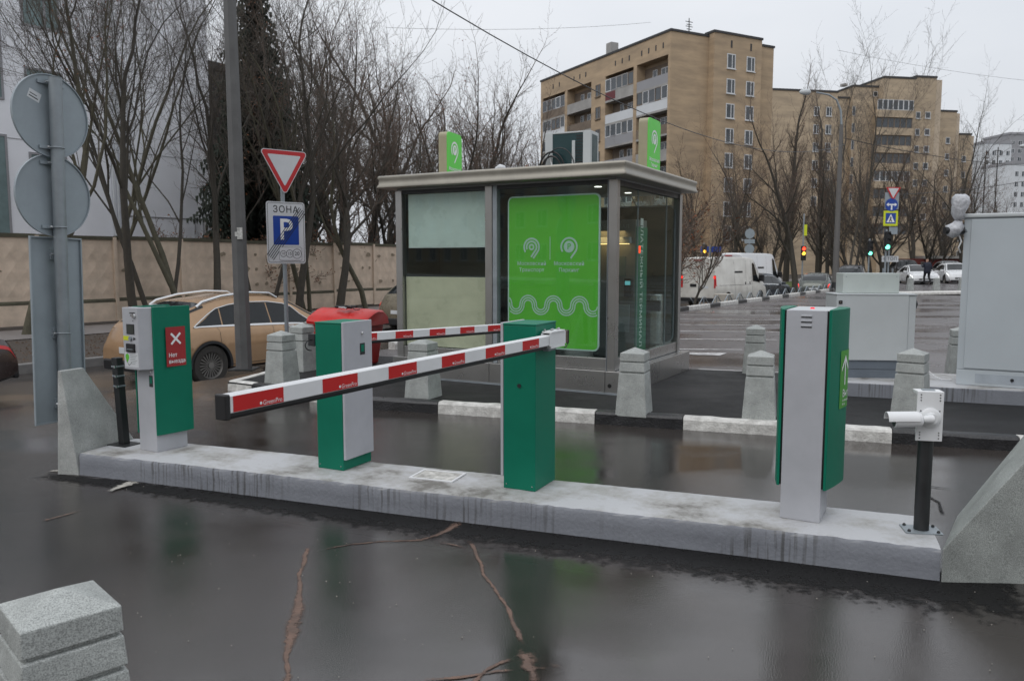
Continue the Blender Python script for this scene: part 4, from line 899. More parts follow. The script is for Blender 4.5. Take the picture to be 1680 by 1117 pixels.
MB().tube([(-.15, -.05, .01), (.0, -.08, .015), (.16, -.12, .012)], .022, 10).build('grip', 'black', tl, smooth=True); MB().tube([(.02, -.03, .02), (.2, -.06, .02)], .016, 8).build('rod', 'dark', tl); MB().tube([(-.05, -.13, .004), (.05, -.14, .004), (.11, -.17, -.004)], .013, 8).build('bright_rod', 'chrome', tl)
MB().tube([(.16 + .13 * math.cos(R(a)), -.06 + .09 * math.sin(R(a)), .02 + .02 * math.sin(R(2 * a)) - (.02 if math.cos(R(a)) > .3 else 0)) for a in range(0, 341, 20)], .006, 6).build('coil', 'black', tl, smooth=True)

# ------------------------------------------------------------------ cabinets on their own plinth
UA2 = R(-14)
cp = struct(MB().box(-.2, 6, 0, 1.2, -.12, .155).build('cabinet_plinth', 'plinth', None, .012, loc=(3.3, 8.97, PV), rz=R(-21)))
c = E('relay_cabinet', 'low light grey steel cabinet with dark base and black handle', 'cabinet', (4.17, 9.13, PV + .155), R(-6))
MB().box(-.43, .43, 0, .42, .0, .205).build('plinth_base', 'cabblue', c, .004); MB().box(-.431, .431, -.0015, -.0001, .10, .104).build('base_seam', 'dark', c)
MB().box(-.44, .36, -.02, .42, .206, .955).build('door', 'ltgrey', c, .006); MB().box(.362, .44, -.012, .42, .206, .955).build('side_wall', 'ltgrey', c, .005); MB().box(-.446, .446, -.026, .43, .956, .972).build('lid', 'ltgrey', c, .004)
MB().box(-.415, -.375, -.0275, -.0205, .855, .895).build('lock', 'black', c, .002); MB().box(-.405, -.392, -.030, -.028, .868, .882).build('lock_key', 'chrome', c)
MB().tube([(.441, .10, .91), (.475, .10, .89), (.49, .10, .85), (.475, .10, .80), (.441, .10, .78)], .011, 8).build('handle', 'black', c, smooth=True)
for x in (.30,):
    for z in (.05, .155): MB().lathe([(.009, -.003), (.009, 0)], 10, 'y', (x, -.0005, z)).build('bolt', 'chrome', c)
ub = MB().box(-.335, .295, .12, .40, .973, 1.205).build('top_box', mat('pale_green_paint', (.50, .55, .53), .45, var=.05), c, .006)
for x in (-.30, .26):
    MB().lathe([(.005, -.003), (.005, 0)], 8, 'y', (x, .1195, 1.165)).build('screw', 'galv', c)
c = E('switch_cabinet', 'tall light grey steel cabinet cut off by the right picture edge', 'cabinet', (5.56, 8.25, PV + .157), R(-30))
cg = mat('cool_grey_paint', (.46, .505, .535), .42, var=.05, scale=1.5, rvar=.05)
MB().box(-.80, 1.1, 0, .6, .17, 1.80).build('carcass', cg, c, .006); MB().box(-.735, .4, -.014, -.001, .185, 1.785).build('door', cg, c, .004); MB().box(.405, 1.09, -.014, -.001, .185, 1.785).build('door', cg, c, .004)
MB().box(-.80, 1.1, -.004, .6, .0, .168).build('skirting', cg, c, .004); MB().box(-.62, 1.0, -.0062, -.0042, .03, .13).build('skirting_panel', mat('cool_grey_dark', (.36, .40, .44), .45), c, .002); MB().lathe([(.016, -.010), (.018, 0)], 14, 'y', (-.28, -.0065, .08)).build('skirting_lock', 'dark', c)
MB().box(-.82, 1.12, -.025, .62, 1.801, 1.845).build('top_cover', 'ltgrey', c, .012)
# wrapped camera standing behind the tall cabinet
wc = E('wrapped_camera', 'camera wrapped in clear plastic film on a bracket behind the tall cabinet', 'camera', (4.80, 8.62, PV + .09), 0)
MB().tube([(.22, .10, 1.62), (.16, .06, 1.70), (.0, 0, 1.76)], .02, 8).build('bracket', 'galv', wc)
def bag(c0, pts, seed):
    r = random.Random(seed); mb = MB(); n = 18
    for z, rx, ox in pts:
        for j in range(n):
            a = 2 * math.pi * j / n; q_ = 1 + r.uniform(-.13, .13); mb.v.append((c0[0] + ox + rx * q_ * math.cos(a), c0[1] + rx * .8 * q_ * math.sin(a), c0[2] + z + r.uniform(-.008, .008)))
    mb.f = [(i * n + j, i * n + (j + 1) % n, (i + 1) * n + (j + 1) % n, (i + 1) * n + j) for i in range(len(pts) - 1) for j in range(n)] + [tuple(range(n))[::-1], tuple(range((len(pts) - 1) * n, len(pts) * n))]
    return mb
film = mat('plastic_film', (.50, .51, .54), .15, var=.35, scale=18, bump=.6, bscale=35)
bag((-.02, 0, 1.84), [(0, .03, 0), (.03, .055, .0), (.08, .072, .0), (.14, .085, .01), (.20, .095, .022), (.25, .085, .02), (.275, .045, .01)], 2).build('wrapped_head', film, wc, smooth='all')
bag((-.06, 0, 1.66), [(0, .02, 0), (.02, .06, 0), (.07, .09, 0), (.12, .085, .01), (.155, .05, .03), (.185, .028, .04)], 5).build('wrapped_joint', film, wc, smooth='all')
MB().tube([(.0, .0, 1.68), (.02, -.01, 1.62), (.0, 0, 1.55), (.05, .05, 1.50)], .008, 6).build('dangling_wire', 'white', wc, smooth=True)
MB().lathe([(.04, -.1), (.045, .1)], 14, 'x', (-.06, 0, 1.735)).build('body', 'dark', wc)
MB().tube([(-.26, -.02, 0.0), (-.1, -.02, .0)], .001, 3)
pts = [(4.60, 9.10, PV + .42), (4.72, 9.05, PV + .30), (4.80, 8.98, PV + .20), (4.86, 8.93, PV + .168), (4.97, 8.92, PV + .166)]
tag(MB().tube(pts, .008, 6).build('white_cable', 'white', None, smooth=True), 'thin white cable hanging between the two grey cabinets', 'cable')

# ================================================================== VEHICLES
def patch_grid(fn, a0, a1, m_, n_, mb=None):
    mb = mb or MB(); o = len(mb.v)
    for i in range(m_ + 1):
        for j in range(n_ + 1): mb.v.append(fn(i / m_, j / n_))
    mb.f += [(o + i * (n_ + 1) + j, o + (i + 1) * (n_ + 1) + j, o + (i + 1) * (n_ + 1) + j + 1, o + i * (n_ + 1) + j + 1) for i in range(m_) for j in range(n_)]
    return mb
class Car:
    def __init__(s, L, W, top, belt, sill=.24, tumble=.36, taper=.16, box=0):
        s.L, s.W, s.top, s.belt, s.sill, s.tumble, s.taper, s.box = L, W, top, belt, sill, tumble, taper, box
    def sm(s, tab, x): return (interp(tab, x - .06) + 2 * interp(tab, x) + interp(tab, x + .06)) / 4
    def sec(s, x):
        e = max(0, (abs(x) - (s.L / 2 - .75)) / .75); w_ = s.W / 2 * (1 - s.taper * e ** 2.4)
        b = s.sm(s.belt, x); t = max(s.sm(s.top, x), b + .012); g = t - b; si = s.sill + .08 * e ** 3
        b = max(b, si + .12); t = max(t, b + .012)
        re = w_ * .945 - s.tumble * g - .01; rr = min(.10, g * .5)
        return [(w_ * .88, si), (w_ * .965, si + .05), (w_, si + .45 * (b - si)), (w_ * .985, b - .07), (w_ * .945, b),
                (re, t - rr), (re - rr * .45, t - rr * .35), (re * .55, t - .006), (0, t)]
    def S(s, x, q, side, off=0.0):
        p = s.sec(x); i = min(int(q), 7); f = q - i
        y, z = lerp(p[i][0], p[i + 1][0], f), lerp(p[i][1], p[i + 1][1], f)
        if off:
            dy, dz = p[i + 1][0] - p[i][0], p[i + 1][1] - p[i][1]; l = math.hypot(dy, dz) or 1
            y += dz / l * off; z += -dy / l * off
        return (x, side * y, z)
    def body(s, name, m, parent, arches, n=56):
        xs = []
        for i in range(n + 1): u_ = -math.cos(math.pi * i / n); xs.append((.55 * u_ + .45 * (2 * i / n - 1)) * s.L / 2)
        mb = MB(); K = 17
        for x in xs:
            p = s.sec(x); row = [(x, -y, z) for y, z in p] + [(x, y, z) for y, z in reversed(p[:-1])]
            mb.v += row
        mb.f = [(i * K + j, (i + 1) * K + j, (i + 1) * K + (j + 1) % K, i * K + (j + 1) % K) for i in range(n) for j in range(K)] + [tuple(range(K)), tuple(range(n * K, n * K + K))[::-1]]
        o = mb.build(name, m, None); cut = MB()
        for x, r in arches:
            for sd in (-1, 1): cut.lathe([(r, -.22), (r, .22)], 40, 'y', (x, sd * s.W / 2, r * .92))
        co = cut.build('cut_tmp', 'black'); bo = o.modifiers.new('b', 'BOOLEAN'); bo.object = co; bo.operation = 'DIFFERENCE'; bo.solver = 'EXACT'
        try: bo.material_mode = 'TRANSFER'
        except Exception: pass
        dg = bpy.context.evaluated_depsgraph_get(); me = bpy.data.meshes.new_from_object(o.evaluated_get(dg))
        bpy.data.objects.remove(o); bpy.data.objects.remove(co)
        ob = place(name, me, parent, smooth=True); return ob
    def patch(s, x0, x1, q0, q1, side, off=.006, x0t=None, x1t=None, m_=10, n_=4, mb=None):
        x0t = x0 if x0t is None else x0t; x1t = x1 if x1t is None else x1t
        return patch_grid(lambda a, b: s.S(lerp(lerp(x0, x0t, b), lerp(x1, x1t, b), a), lerp(q0, q1, b), side, off), 0, 1, m_, n_, mb)
    def across(s, x0, x1, q, off=.006, m_=8, n_=10):
        """band over the top: windscreen or rear window; x0 at roof, x1 at belt, q = how far down the pillar"""
        def fn(a, b):
            x = lerp(x0, x1, a); y = (b * 2 - 1); sd = -1 if y < 0 else 1; qq = 8 - abs(y) * (8 - q)
            return s.S(x, qq, sd, off)
        return patch_grid(fn, 0, 1, m_, n_)
def wheel_mesh(r, wd=.22, spokes=22):
    ty = MB().lathe([(r * .66, -wd / 2), (r * .94, -wd / 2), (r, -wd / 2 + .03), (r, wd / 2 - .03), (r * .94, wd / 2), (r * .66, wd / 2)], 40, 'y', cap=False)
    ty.lathe([(r * .64, -.02), (.03, -.02)], 30, 'y', cap=False).lathe([(r * .64, .02), (.03, .02)], 30, 'y', cap=False)
    ri = MB().lathe([(r * .66, wd / 2 - .005), (r * .62, wd / 2 - .005), (r * .60, wd / 2 - .05)], 40, 'y', cap=False); ri.lathe([(r * .66, -wd / 2 + .005), (r * .60, -wd / 2 + .05)], 40, 'y', cap=False)
    for i in range(spokes):
        a = 2 * math.pi * i / spokes; c_, s_ = math.cos(a), math.sin(a)
        for sd in (-1, 1):
            y = sd * (wd / 2 - .03); wd2 = .032 * r if spokes > 12 else .16 * r
            ri.add([(c_ * .06 - s_ * wd2 * .5, y, s_ * .06 + c_ * wd2 * .5), (c_ * .06 + s_ * wd2 * .5, y, s_ * .06 - c_ * wd2 * .5), (c_ * r * .62 + s_ * wd2, y + sd * .01, s_ * r * .62 - c_ * wd2), (c_ * r * .62 - s_ * wd2, y + sd * .01, s_ * r * .62 + c_ * wd2)], [(0, 1, 2, 3)])
    ri.lathe([(.055, -wd / 2 + .01), (.055, wd / 2 - .01)], 16, 'y')
    return ty.mesh('tyre'), ri.mesh('rim')
WM = {}
def wheels(par, r, xs, W, spokes=22):
    key = (r, spokes)
    if key not in WM:
        ty, ri = wheel_mesh(r, .22, spokes); ty.materials.append(M['tyre']); ri.materials.append(M['rim']); WM[key] = (ty, ri)
        for me in (ty,):
            for p in me.polygons: p.use_smooth = True
            me.set_sharp_from_angle(angle=R(40))
    for x in xs:
        for sd in (-1, 1):
            w_ = place('wheel', WM[key][0], par); w_.location = (x, sd * (W / 2 - .13), r); rr = place('rim', WM[key][1], w_)
def common(par, c, glass, xw, r, paint, spokes=22, arch=.055):
    c.body('body', paint, par, [(x, r + arch) for x in xw]); wheels(par, r, xw, c.W, spokes)
def vehicle(name, label, cat, loc, rz, group): return E(name, label, cat, loc, rz, group)
def lathe_box(par, nm, m, x0, x1, y0, y1, z0, z1, bev=.01): return MB().box(x0, x1, y0, y1, z0, z1).build(nm, m, par, bev)
def suv(name, label, loc, rz, paint, L=4.75, W=1.86, H=1.62, r=.36, rails=False, lit=False, head=False, group='cars in the street', spokes=22, hatch=True, cat='car', detail=True, clad='dark'):
    v = vehicle(name, label, cat, loc, rz, group); h = L / 2; k_ = H / 1.65; f = L / 4.86
    if hatch:
        top = [(-2.43, .72), (-2.38, .98), (-2.22, 1.16), (-1.75, 1.43), (-1.25, 1.57), (-.5, 1.65), (.1, 1.635), (.5, 1.55), (1.0, 1.27), (1.36, 1.075), (1.9, 1.0), (2.28, .86), (2.43, .58)]
        belt = [(-2.43, .70), (-2.3, .93), (-1.7, 1.08), (0, 1.02), (1.0, .985), (1.36, .975), (1.9, .92), (2.28, .78), (2.43, .54)]
    else:
        top = [(-2.43, .70), (-2.38, .95), (-2.25, 1.08), (-1.75, 1.12), (-1.2, 1.46), (-.6, 1.62), (-.1, 1.65), (.3, 1.60), (.85, 1.33), (1.25, 1.08), (1.9, .98), (2.28, .84), (2.43, .56)]
        belt = [(-2.43, .68), (-2.3, .92), (-1.7, 1.06), (0, 1.02), (1.0, .99), (1.36, .97), (1.9, .90), (2.28, .76), (2.43, .52)]
    top = [(x * f, z * k_) for x, z in top]; belt = [(x * f, z * k_) for x, z in belt]
    c = Car(L, W, top, belt, sill=.26 * k_); xw = (-1.43 * f, 1.45 * f)
    common(v, c, None, xw, r, paint, spokes)
    X = lambda x: x * f
    for sd in (-1, 1):
        g = 'autoglass'
        if hatch: ws = [(-1.62, -1.2, -.98, -1.1), (-1.13, -.06, -1.10, -.06), (-.03, 1.06, -.03, .52)]
        else: ws = [(-1.22, -.12, -1.0, -.12), (-.04, .98, -.04, .36)]
        for x0, x1, x0t, x1t in ws:
            if hatch and x0 < -1.3: c.patch(X(-1.72), X(-1.16), 4.08, 4.84, sd, .006, X(-1.20), X(-1.13)).build('side_window', g, v)
            else: c.patch(X(x0), X(x1), 4.10, 4.86, sd, .006, X(x0t), X(x1t)).build('side_window', g, v)
        if detail:
            c.patch(X(-1.72 if hatch else -1.4), X(1.12), 4.02, 4.09, sd, .009, m_=24, n_=1).build('chrome_strip', 'chrome', v)
            if hatch:
                pts = [c.S(X(x), q_, sd, .008) for x, q_ in ((-1.74, 4.06), (-1.68, 4.2), (-1.56, 4.42), (-1.38, 4.66), (-1.2, 4.82), (-.9, 4.90), (-.5, 4.90), (0, 4.90), (.35, 4.90), (.54, 4.86), (.72, 4.62), (.92, 4.32), (1.10, 4.06))]
                MB().tube(pts, .013, 6).build('chrome_strip', 'chrome', v, smooth=True)
            for x in (-.72, .35):
                p = c.S(X(x), 3.55, sd, .02); MB().tube([(p[0] - .11, p[1] - sd * .012, p[2]), (p[0] - .09, p[1] + sd * .012, p[2]), (p[0] + .09, p[1] + sd * .012, p[2]), (p[0] + .11, p[1] - sd * .012, p[2])], .016, 8).build('door_handle', 'chrome', v, smooth=True)
            for x in (-1.16, -.04, 1.08):
                c.patch(X(x), X(x) + .008, .9, 4.0, sd, .002, X(x - (.12 if x < -1 else 0)), X(x - (.12 if x < -1 else 0)) + .008, m_=1, n_=12).build('door_seam', 'black', v)
        c.patch(X(-1.02), X(1.02), .02, 1.15, sd, .006, m_=10, n_=2).build('sill_cladding', clad, v)
        for x in xw:
            pts = [(x + (r + .075) * math.cos(R(a)), 0, r + (r + .075) * math.sin(R(a))) for a in range(-8, 189, 8)]
            mb = MB()
            for px_, _, pz_ in pts:
                ca, sa = (px_ - x) / (r + .075), (pz_ - r) / (r + .075)
                yy = c.W / 2 + .004
                e_ = max(0, (abs(px_) - (L / 2 - .75)) / .75); yy *= (1 - c.taper * e_ ** 2.4)
                mb.v += [(px_, sd * (yy + .004), pz_), (px_ - ca * .05, sd * (yy + .006), pz_ - sa * .05), (px_ - ca * .055, sd * (yy - .10), pz_ - sa * .055)]
            mb.f = [(3 * i + j, 3 * i + 3 + j, 3 * i + 4 + j, 3 * i + 1 + j) for i in range(len(pts) - 1) for j in (0, 1)]
            mb.build('arch_trim', clad, v, smooth=True)
        p = c.S(X(.95), 4.05, sd, .02); MB().box(p[0] - .08, p[0] + .06, min(p[1], p[1] + sd * .2), max(p[1], p[1] + sd * .2), p[2], p[2] + .13).build('mirror', paint, v, .03)
        tl_ = c.patch(-h + .02, -h + .34, 3.1, 3.95, sd, .008, -h + .12, -h + .40, 8, 4); tl_.build('tail_lamp', 'tail' if lit else 'signred', v)
        c.patch(h - .42, h - .03, 3.0, 3.8, sd, .008, h - .62, h - .16, 8, 4).build('head_lamp', 'head' if head else 'chrome', v)
        if rails:
            pts = [Vector(c.S(X(x), 5.9, sd, .0)) + Vector((0, 0, dz)) for x, dz in ((-1.55, .0), (-1.42, .05), (-1.0, .07), (-.4, .07), (.1, .06), (.28, 0))]
            MB().tube(pts, .026, 8).build('roof_rail', 'chrome', v, smooth=True)
    if hatch: c.across(X(-1.42), X(-2.17), 5.15).build('rear_window', 'autoglass', v)
    else: c.across(X(-1.02), X(-1.70), 5.1).build('rear_window', 'autoglass', v)
    c.across(X(.44 if hatch else .24), X(1.28 if hatch else 1.18), 5.15).build('windscreen', 'autoglass', v)
    lathe_box(v, 'rear_bumper', clad, -h - .03, -h + .06, -W * .40, W * .40, .30 * k_, .50 * k_, .03); lathe_box(v, 'front_bumper', clad, h - .06, h + .02, -W * .38, W * .38, .27 * k_, .40 * k_, .03)
    lathe_box(v, 'grille', 'black', h - .05, h + .012, -W * .24, W * .24, .46 * k_, .57 * k_, .01); lathe_box(v, 'number_plate', 'signwhite', h + .0125, h + .025, -.26, .26, .40 * k_, .40 * k_ + .11, .003)
    lathe_box(v, 'number_plate', 'signwhite', -h - .012, -h - .0, -.26, .26, .62 * k_, .62 * k_ + .11, .003)
    return v
def van(name, label, loc, rz, paint, lit=False, L=5.6, H=2.5):
    v = vehicle(name, label, 'van', loc, rz, 'vans in the street'); h = L / 2
    top = [(-h, H - .10), (-h + .06, H - .02), (-h + .4, H), (h - 1.9, H), (h - 1.5, H - .05), (h - .72, 1.38), (h - .25, 1.12), (h - .06, .95), (h, .62)]
    belt = [(-h, 1.12), (h - 1.6, 1.12), (h - .72, 1.12), (h - .25, 1.0), (h, .56)]
    c = Car(L, 2.0, top, belt, sill=.30, tumble=.075, taper=.06); xw = (-1.65, h - .92)
    common(v, c, None, xw, .35, paint, 12)
    dirt = mat('road_dirt', (.17, .15, .125), .8, var=.3, scale=3)
    for sd in (-1, 1):
        c.patch(h - 1.72, h - .86, 4.1, 4.86, sd, .006, h - 1.72, h - 1.42).build('side_window', 'autoglass', v)
        for x in (h - 1.85, -.9, .35): c.patch(x, x + .012, .8, 4.95, sd, .003, m_=1, n_=10).build('door_seam', 'dark', v)
        c.patch(-h + .3, h - 1.9, 3.45, 3.62, sd, .01, m_=16, n_=1).build('rub_strip', 'dark', v); c.patch(-1.1, h - 1.3, .0, 1.3, sd, .004, m_=14, n_=2).build('dirty_sill', dirt, v); c.patch(-.85, .0, 4.45, 4.52, sd, .008, m_=6, n_=1).build('door_rail', 'dark', v)
        for x in (h - 2.05, .25): p = c.S(x, 4.0, sd, .01); MB().box(p[0] - .02, p[0] + .02, p[1] - .015, p[1] + .015, p[2] - .1, p[2] + .1).build('door_handle', 'black', v, .005)
        c.patch(-h + .01, -h + .10, 3.2, 4.35, sd, .012, m_=3, n_=6).build('tail_lamp', 'signred', v); MB().box(-h - .012, -h - .001, sd * .86 - .055, sd * .86 + .055, .98, 1.58).build('tail_lamp', 'signred', v); MB().box(-h - .02, -h - .0125, sd * .86 - .05, sd * .86 + .05, 1.42, 1.54).build('lamp_glow', 'tail' if lit else 'signred', v)
        c.patch(h - .55, h - .12, 3.2, 4.0, sd, .008).build('head_lamp', 'chrome', v); p = c.S(h - 1.0, 4.2, sd, .0); MB().box(p[0] - .06, p[0] + .1, min(p[1], p[1] + sd * .26), max(p[1], p[1] + sd * .26), p[2], p[2] + .34).build('mirror', 'black', v, .03)
    c.across(h - 1.42, h - .74, 5.0).build('windscreen', 'autoglass', v)
    for y0, y1 in ((-.84, -.012), (.012, .84)): MB().box(-h - .012, -h - .001, y0, y1, .52, H - .2).build('rear_door', paint, v, .004)
    MB().box(-h - .03, -h - .0125, .08, .42, 1.02, 1.16).build('rear_handle', 'dark', v, .005); MB().box(-h - .02, -h - .0125, -.55, -.03, .95, 1.07).build('number_plate', 'signwhite', v); MB().box(-h - .05, -h - .0125, -.22, .22, H - .19, H - .14).build('brake_light', 'signred', v)
    lathe_box(v, 'rear_bumper', 'dark', -h - .06, -h + .1, -.95, .95, .32, .50, .02); lathe_box(v, 'front_bumper', 'dark', h - .2, h + .04, -.92, .92, .30, .58, .05)
    return v
sa = math.atan2(SD.y, SD.x)
tan_p = mat('tan_car_paint', (.42, .27, .155), .16, metal=.3, var=.16, scale=1.6, det=8, spec=.6, rvar=.08)
def st_loc(t, s_): x, y, _ = ST(t, s_); return (x, y, zg(x, y) + .003)
# tan car: rear right wheel near (-5.3, 14.2)
hx = 1.43
base = Vector((-5.48, 14.20)) - SN * (-.80) * 1.0
cc = base + SD * hx
suv('tan_car', 'tan estate car with chrome roof rails beside the exit terminal', (cc.x, cc.y, -.6), sa, tan_p, L=4.86, W=1.92, H=1.60, r=.365, rails=True, lit=True)
dk = mat('dark_brown_paint', (.045, .034, .032), .25, var=.1, spec=.6); gp_ = mat('grey_green_paint', (.105, .115, .105), .25, metal=.3, var=.1); bp_ = mat('slate_paint', (.055, .065, .078), .25, metal=.3, var=.1); kp = mat('black_paint', (.018, .018, .02), .25, var=.1)
wp = mat('white_car_paint', (.66, .67, .68), .25, var=.05); bg = mat('beige_car_paint', (.19, .165, .12), .3, metal=.3, var=.1); wv = mat('white_van_paint', (.62, .61, .57), .35, var=.18, scale=1.0, tint=(.46, .44, .40))
suv('dark_car', 'dark brown car cut off by the left picture edge', (-10.12, 11.75, -.6), sa + math.pi, dk, L=4.5, W=1.78, H=1.46, hatch=False, r=.33)
suv('beige_suv', 'beige car with lit tail lamp showing behind the kiosk', (-2.1, 25.6, -.6), sa, bg, L=4.7, W=1.85, H=1.75, r=.36, lit=True, rails=True)
van('delivery_van', 'dirty white panel van waiting beyond the parking lot', (10.75, 40.2, -.6), sa - R(8), wv, lit=True, L=5.6, H=2.45)
van('tall_van', 'second white van, taller, behind the first one', (14.9, 50.0, -.6), sa - R(8), mat('white_van_clean', (.68, .69, .70), .35, var=.05), L=5.9, H=2.75)
suv('crossover', 'slate grey crossover ahead of the white vans', (13.45, 43.4, -.6), sa - R(12), bp_, L=4.4, W=1.82, H=1.62, lit=True)
suv('estate_car', 'dirty green grey estate with lit indicator under the red traffic light', (17.8, 46.6, -.5), sa + R(8), gp_, L=4.5, W=1.78, H=1.5, r=.32, lit=True)
suv('black_suv', 'black off roader behind the street lamp pole', (22.6, 53.0, -.42), sa + R(5), kp, L=4.7, W=1.9, H=1.85, r=.38, lit=True)
suv('white_sedan', 'white saloon with lit headlamps facing the viewer', (28.25, 55.8, 0), R(258), wp, L=4.6, W=1.85, H=1.42, hatch=False, r=.33, head=True)
suv('white_crossover', 'white hatchback facing the viewer beside the big cabinet', (31.6, 57.2, 0), R(255), wp, L=4.4, W=1.82, H=1.55, r=.34, head=True)
suv('dark_suv', 'dark off roader following the white saloon', (31.2, 63.5, 0), R(255), kp, L=4.7, W=1.9, H=1.8, r=.37)
suv('silver_car', 'pale car behind the white hatchback', (35.4, 64.8, 0), R(255), mat('silver_paint', (.4, .41, .42), .25, metal=.4), L=4.6, W=1.85, H=1.7, r=.35, head=True)

# ================================================================== TREES
class TreeGen:
    def __init__(s, seed, **k): s.r = random.Random(seed); s.trunk = MB(); s.twig = MB(); s.leaf = MB(); s.k = k; s.nt = 0
    def branch(s, p, d, L, r0, lvl, maxl):
        r = s.r; k = s.k; n = 7 if lvl == 0 else (5 if lvl == 1 else (4 if lvl == 2 else 3)); pts = [p.copy()]; rad = [r0]; dirs = [d.copy()]
        wob = (k.get('wob', .10), .14, .17, .19, .2)[min(lvl, 4)] * k.get('wsc', 1)
        for i in range(n):
            up = k.get('up', .10) * (1 if lvl else .4)
            d = (d + Vector((r.gauss(0, wob), r.gauss(0, wob), r.gauss(0, wob * .7) + up))).normalized()
            p = p + d * (L / n); pts.append(p.copy()); dirs.append(d.copy())
            rad.append(max(k.get('rmin', .004), r0 * (1 - (.72 if lvl else .6) * (i + 1) / n)))
        sides = 7 if lvl == 0 else (5 if lvl == 1 else (4 if lvl == 2 else 3))
        (s.trunk if lvl <= 1 else s.twig).tube(pts, rad, sides, cap=False)
        if lvl >= maxl:
            if k.get('leaf') and r.random() < k['leaf']:
                for _ in range(r.randint(1, 4)):
                    c_ = pts[-1] + Vector((r.gauss(0, .08), r.gauss(0, .08), r.gauss(0, .08))); a = Vector((r.gauss(0, 1), r.gauss(0, 1), r.gauss(0, 1))).normalized() * r.uniform(.02, .04); b_ = a.orthogonal().normalized() * r.uniform(.015, .028)
                    s.leaf.add([c_ - a, c_ + b_, c_ + a, c_ - b_], [(0, 1, 2, 3)])
            return
        nb = k['nb'][min(lvl, len(k['nb']) - 1)]; t0 = k['start'][min(lvl, len(k['start']) - 1)]
        for j in range(nb):
            t = t0 + (1 - t0) * (j + r.uniform(.1, .9)) / nb; f_ = t * n; i = min(int(f_), n - 1); fr = f_ - i
            q_ = pts[i].lerp(pts[i + 1], fr); dd = dirs[i + 1]; az = r.uniform(0, 6.283) if lvl else j * 2.4 + r.uniform(-.5, .5)
            o = dd.orthogonal().normalized(); o = Matrix.Rotation(az, 3, dd) @ o
            an = R(k['ang'][min(lvl, len(k['ang']) - 1)] + r.uniform(-12, 12)); nd = (dd * math.cos(an) + o * math.sin(an)).normalized()
            ll = L * k['len'][min(lvl, len(k['len']) - 1)] * r.uniform(.7, 1.2) * (1 - .45 * (t - t0) / (1 - t0 + 1e-6) if k.get('cone', 1) else 1)
            s.branch(q_, nd, ll, max(k.get('rmin', .004), lerp(rad[i], rad[i + 1], fr) * k.get('rr', .62)), lvl + 1, maxl)
        if lvl < maxl:   # leader goes on
            s.branch(pts[-1], dirs[-1], L * k.get('lead', .55), rad[-1], lvl + 1, maxl)
    def done(s, bark, twig, leafm='dryleaf'):
        tm = s.trunk.mesh('trunk'); tm.materials.append(M[bark]); cm = s.twig.mesh('crown'); cm.materials.append(M[twig]); lm = None
        for p in tm.polygons: p.use_smooth = True
        if s.leaf.v: lm = s.leaf.mesh('leaves'); lm.materials.append(M[leafm])
        return tm, cm, lm
def gen(seed, stems, H, r0, maxl, bark, twig, lean=.15, **k):
    g = TreeGen(seed, **k)
    for i in range(stems):
        a = g.r.uniform(0, 6.28); ln = lean * (1 if stems > 1 else .5)
        g.branch(Vector((.25 * math.cos(a) * (stems > 1), .25 * math.sin(a) * (stems > 1), -.15)), Vector((math.cos(a) * ln, math.sin(a) * ln, 1)).normalized(), H * g.r.uniform(.85, 1.1), r0 * g.r.uniform(.8, 1.1), 0, maxl)
    return g.done(bark, twig)
SPEC = dict(nb=(5, 6, 6, 6), start=(.38, .22, .16, .1), ang=(22, 34, 44, 50), len=(.80, .50, .46, .42), up=.11, rmin=.0032, rr=.52, wob=.07)
P = {}
P['a1'] = gen(11, 1, 7.2, .125, 4, 'bark', 'twig', .12, **SPEC); P['a2'] = gen(12, 2, 7.2, .10, 4, 'bark2', 'twig', .30, **dict(SPEC, nb=(4, 5, 6, 5))); P['a3'] = gen(13, 3, 6.8, .085, 4, 'bark', 'twig', .34, **dict(SPEC, nb=(4, 5, 6, 5)))
P['a4'] = gen(14, 1, 6.6, .13, 4, 'bark2', 'twig', .35, **dict(SPEC, leaf=.05, wob=.16))
SP2 = dict(nb=(8, 7, 6, 4), start=(.22, .15, .1, .1), ang=(28, 38, 46, 50), len=(.60, .50, .48, .45), up=.11, rmin=.0038, rr=.55)
P['b1'] = gen(21, 2, 5.0, .13, 4, 'bark', 'twig2', .25, **dict(SP2, leaf=.05)); P['b2'] = gen(22, 3, 4.4, .10, 4, 'bark', 'twig', .35, **dict(SP2, nb=(7, 6, 6, 4))); P['b3'] = gen(23, 1, 5.6, .16, 4, 'bark', 'twig2', .1, **SP2)
P['p1'] = gen(31, 1, 9.0, .20, 4, 'bark', 'twig2', .04, **dict(nb=(24, 7, 5, 4), start=(.18, .12, .1, .1), ang=(30, 32, 38, 40), len=(.30, .45, .5, .5), up=.14, rmin=.004, lead=.4, rr=.45, wsc=.6, wob=.03))
P['s1'] = gen(41, 5, 2.2, .05, 3, 'bark', 'twig2', .42, **dict(nb=(7, 6, 5), start=(.25, .2, .1), ang=(30, 40, 45), len=(.6, .55, .5), up=.08, rmin=.005, leaf=.16, wob=.14))
P['s2'] = gen(42, 6, 1.7, .035, 3, 'bark', 'twig2', .5, **dict(nb=(7, 7, 5), start=(.15, .2, .1), ang=(35, 40, 45), len=(.6, .55, .5), up=.05, rmin=.005, leaf=.30, wob=.14))
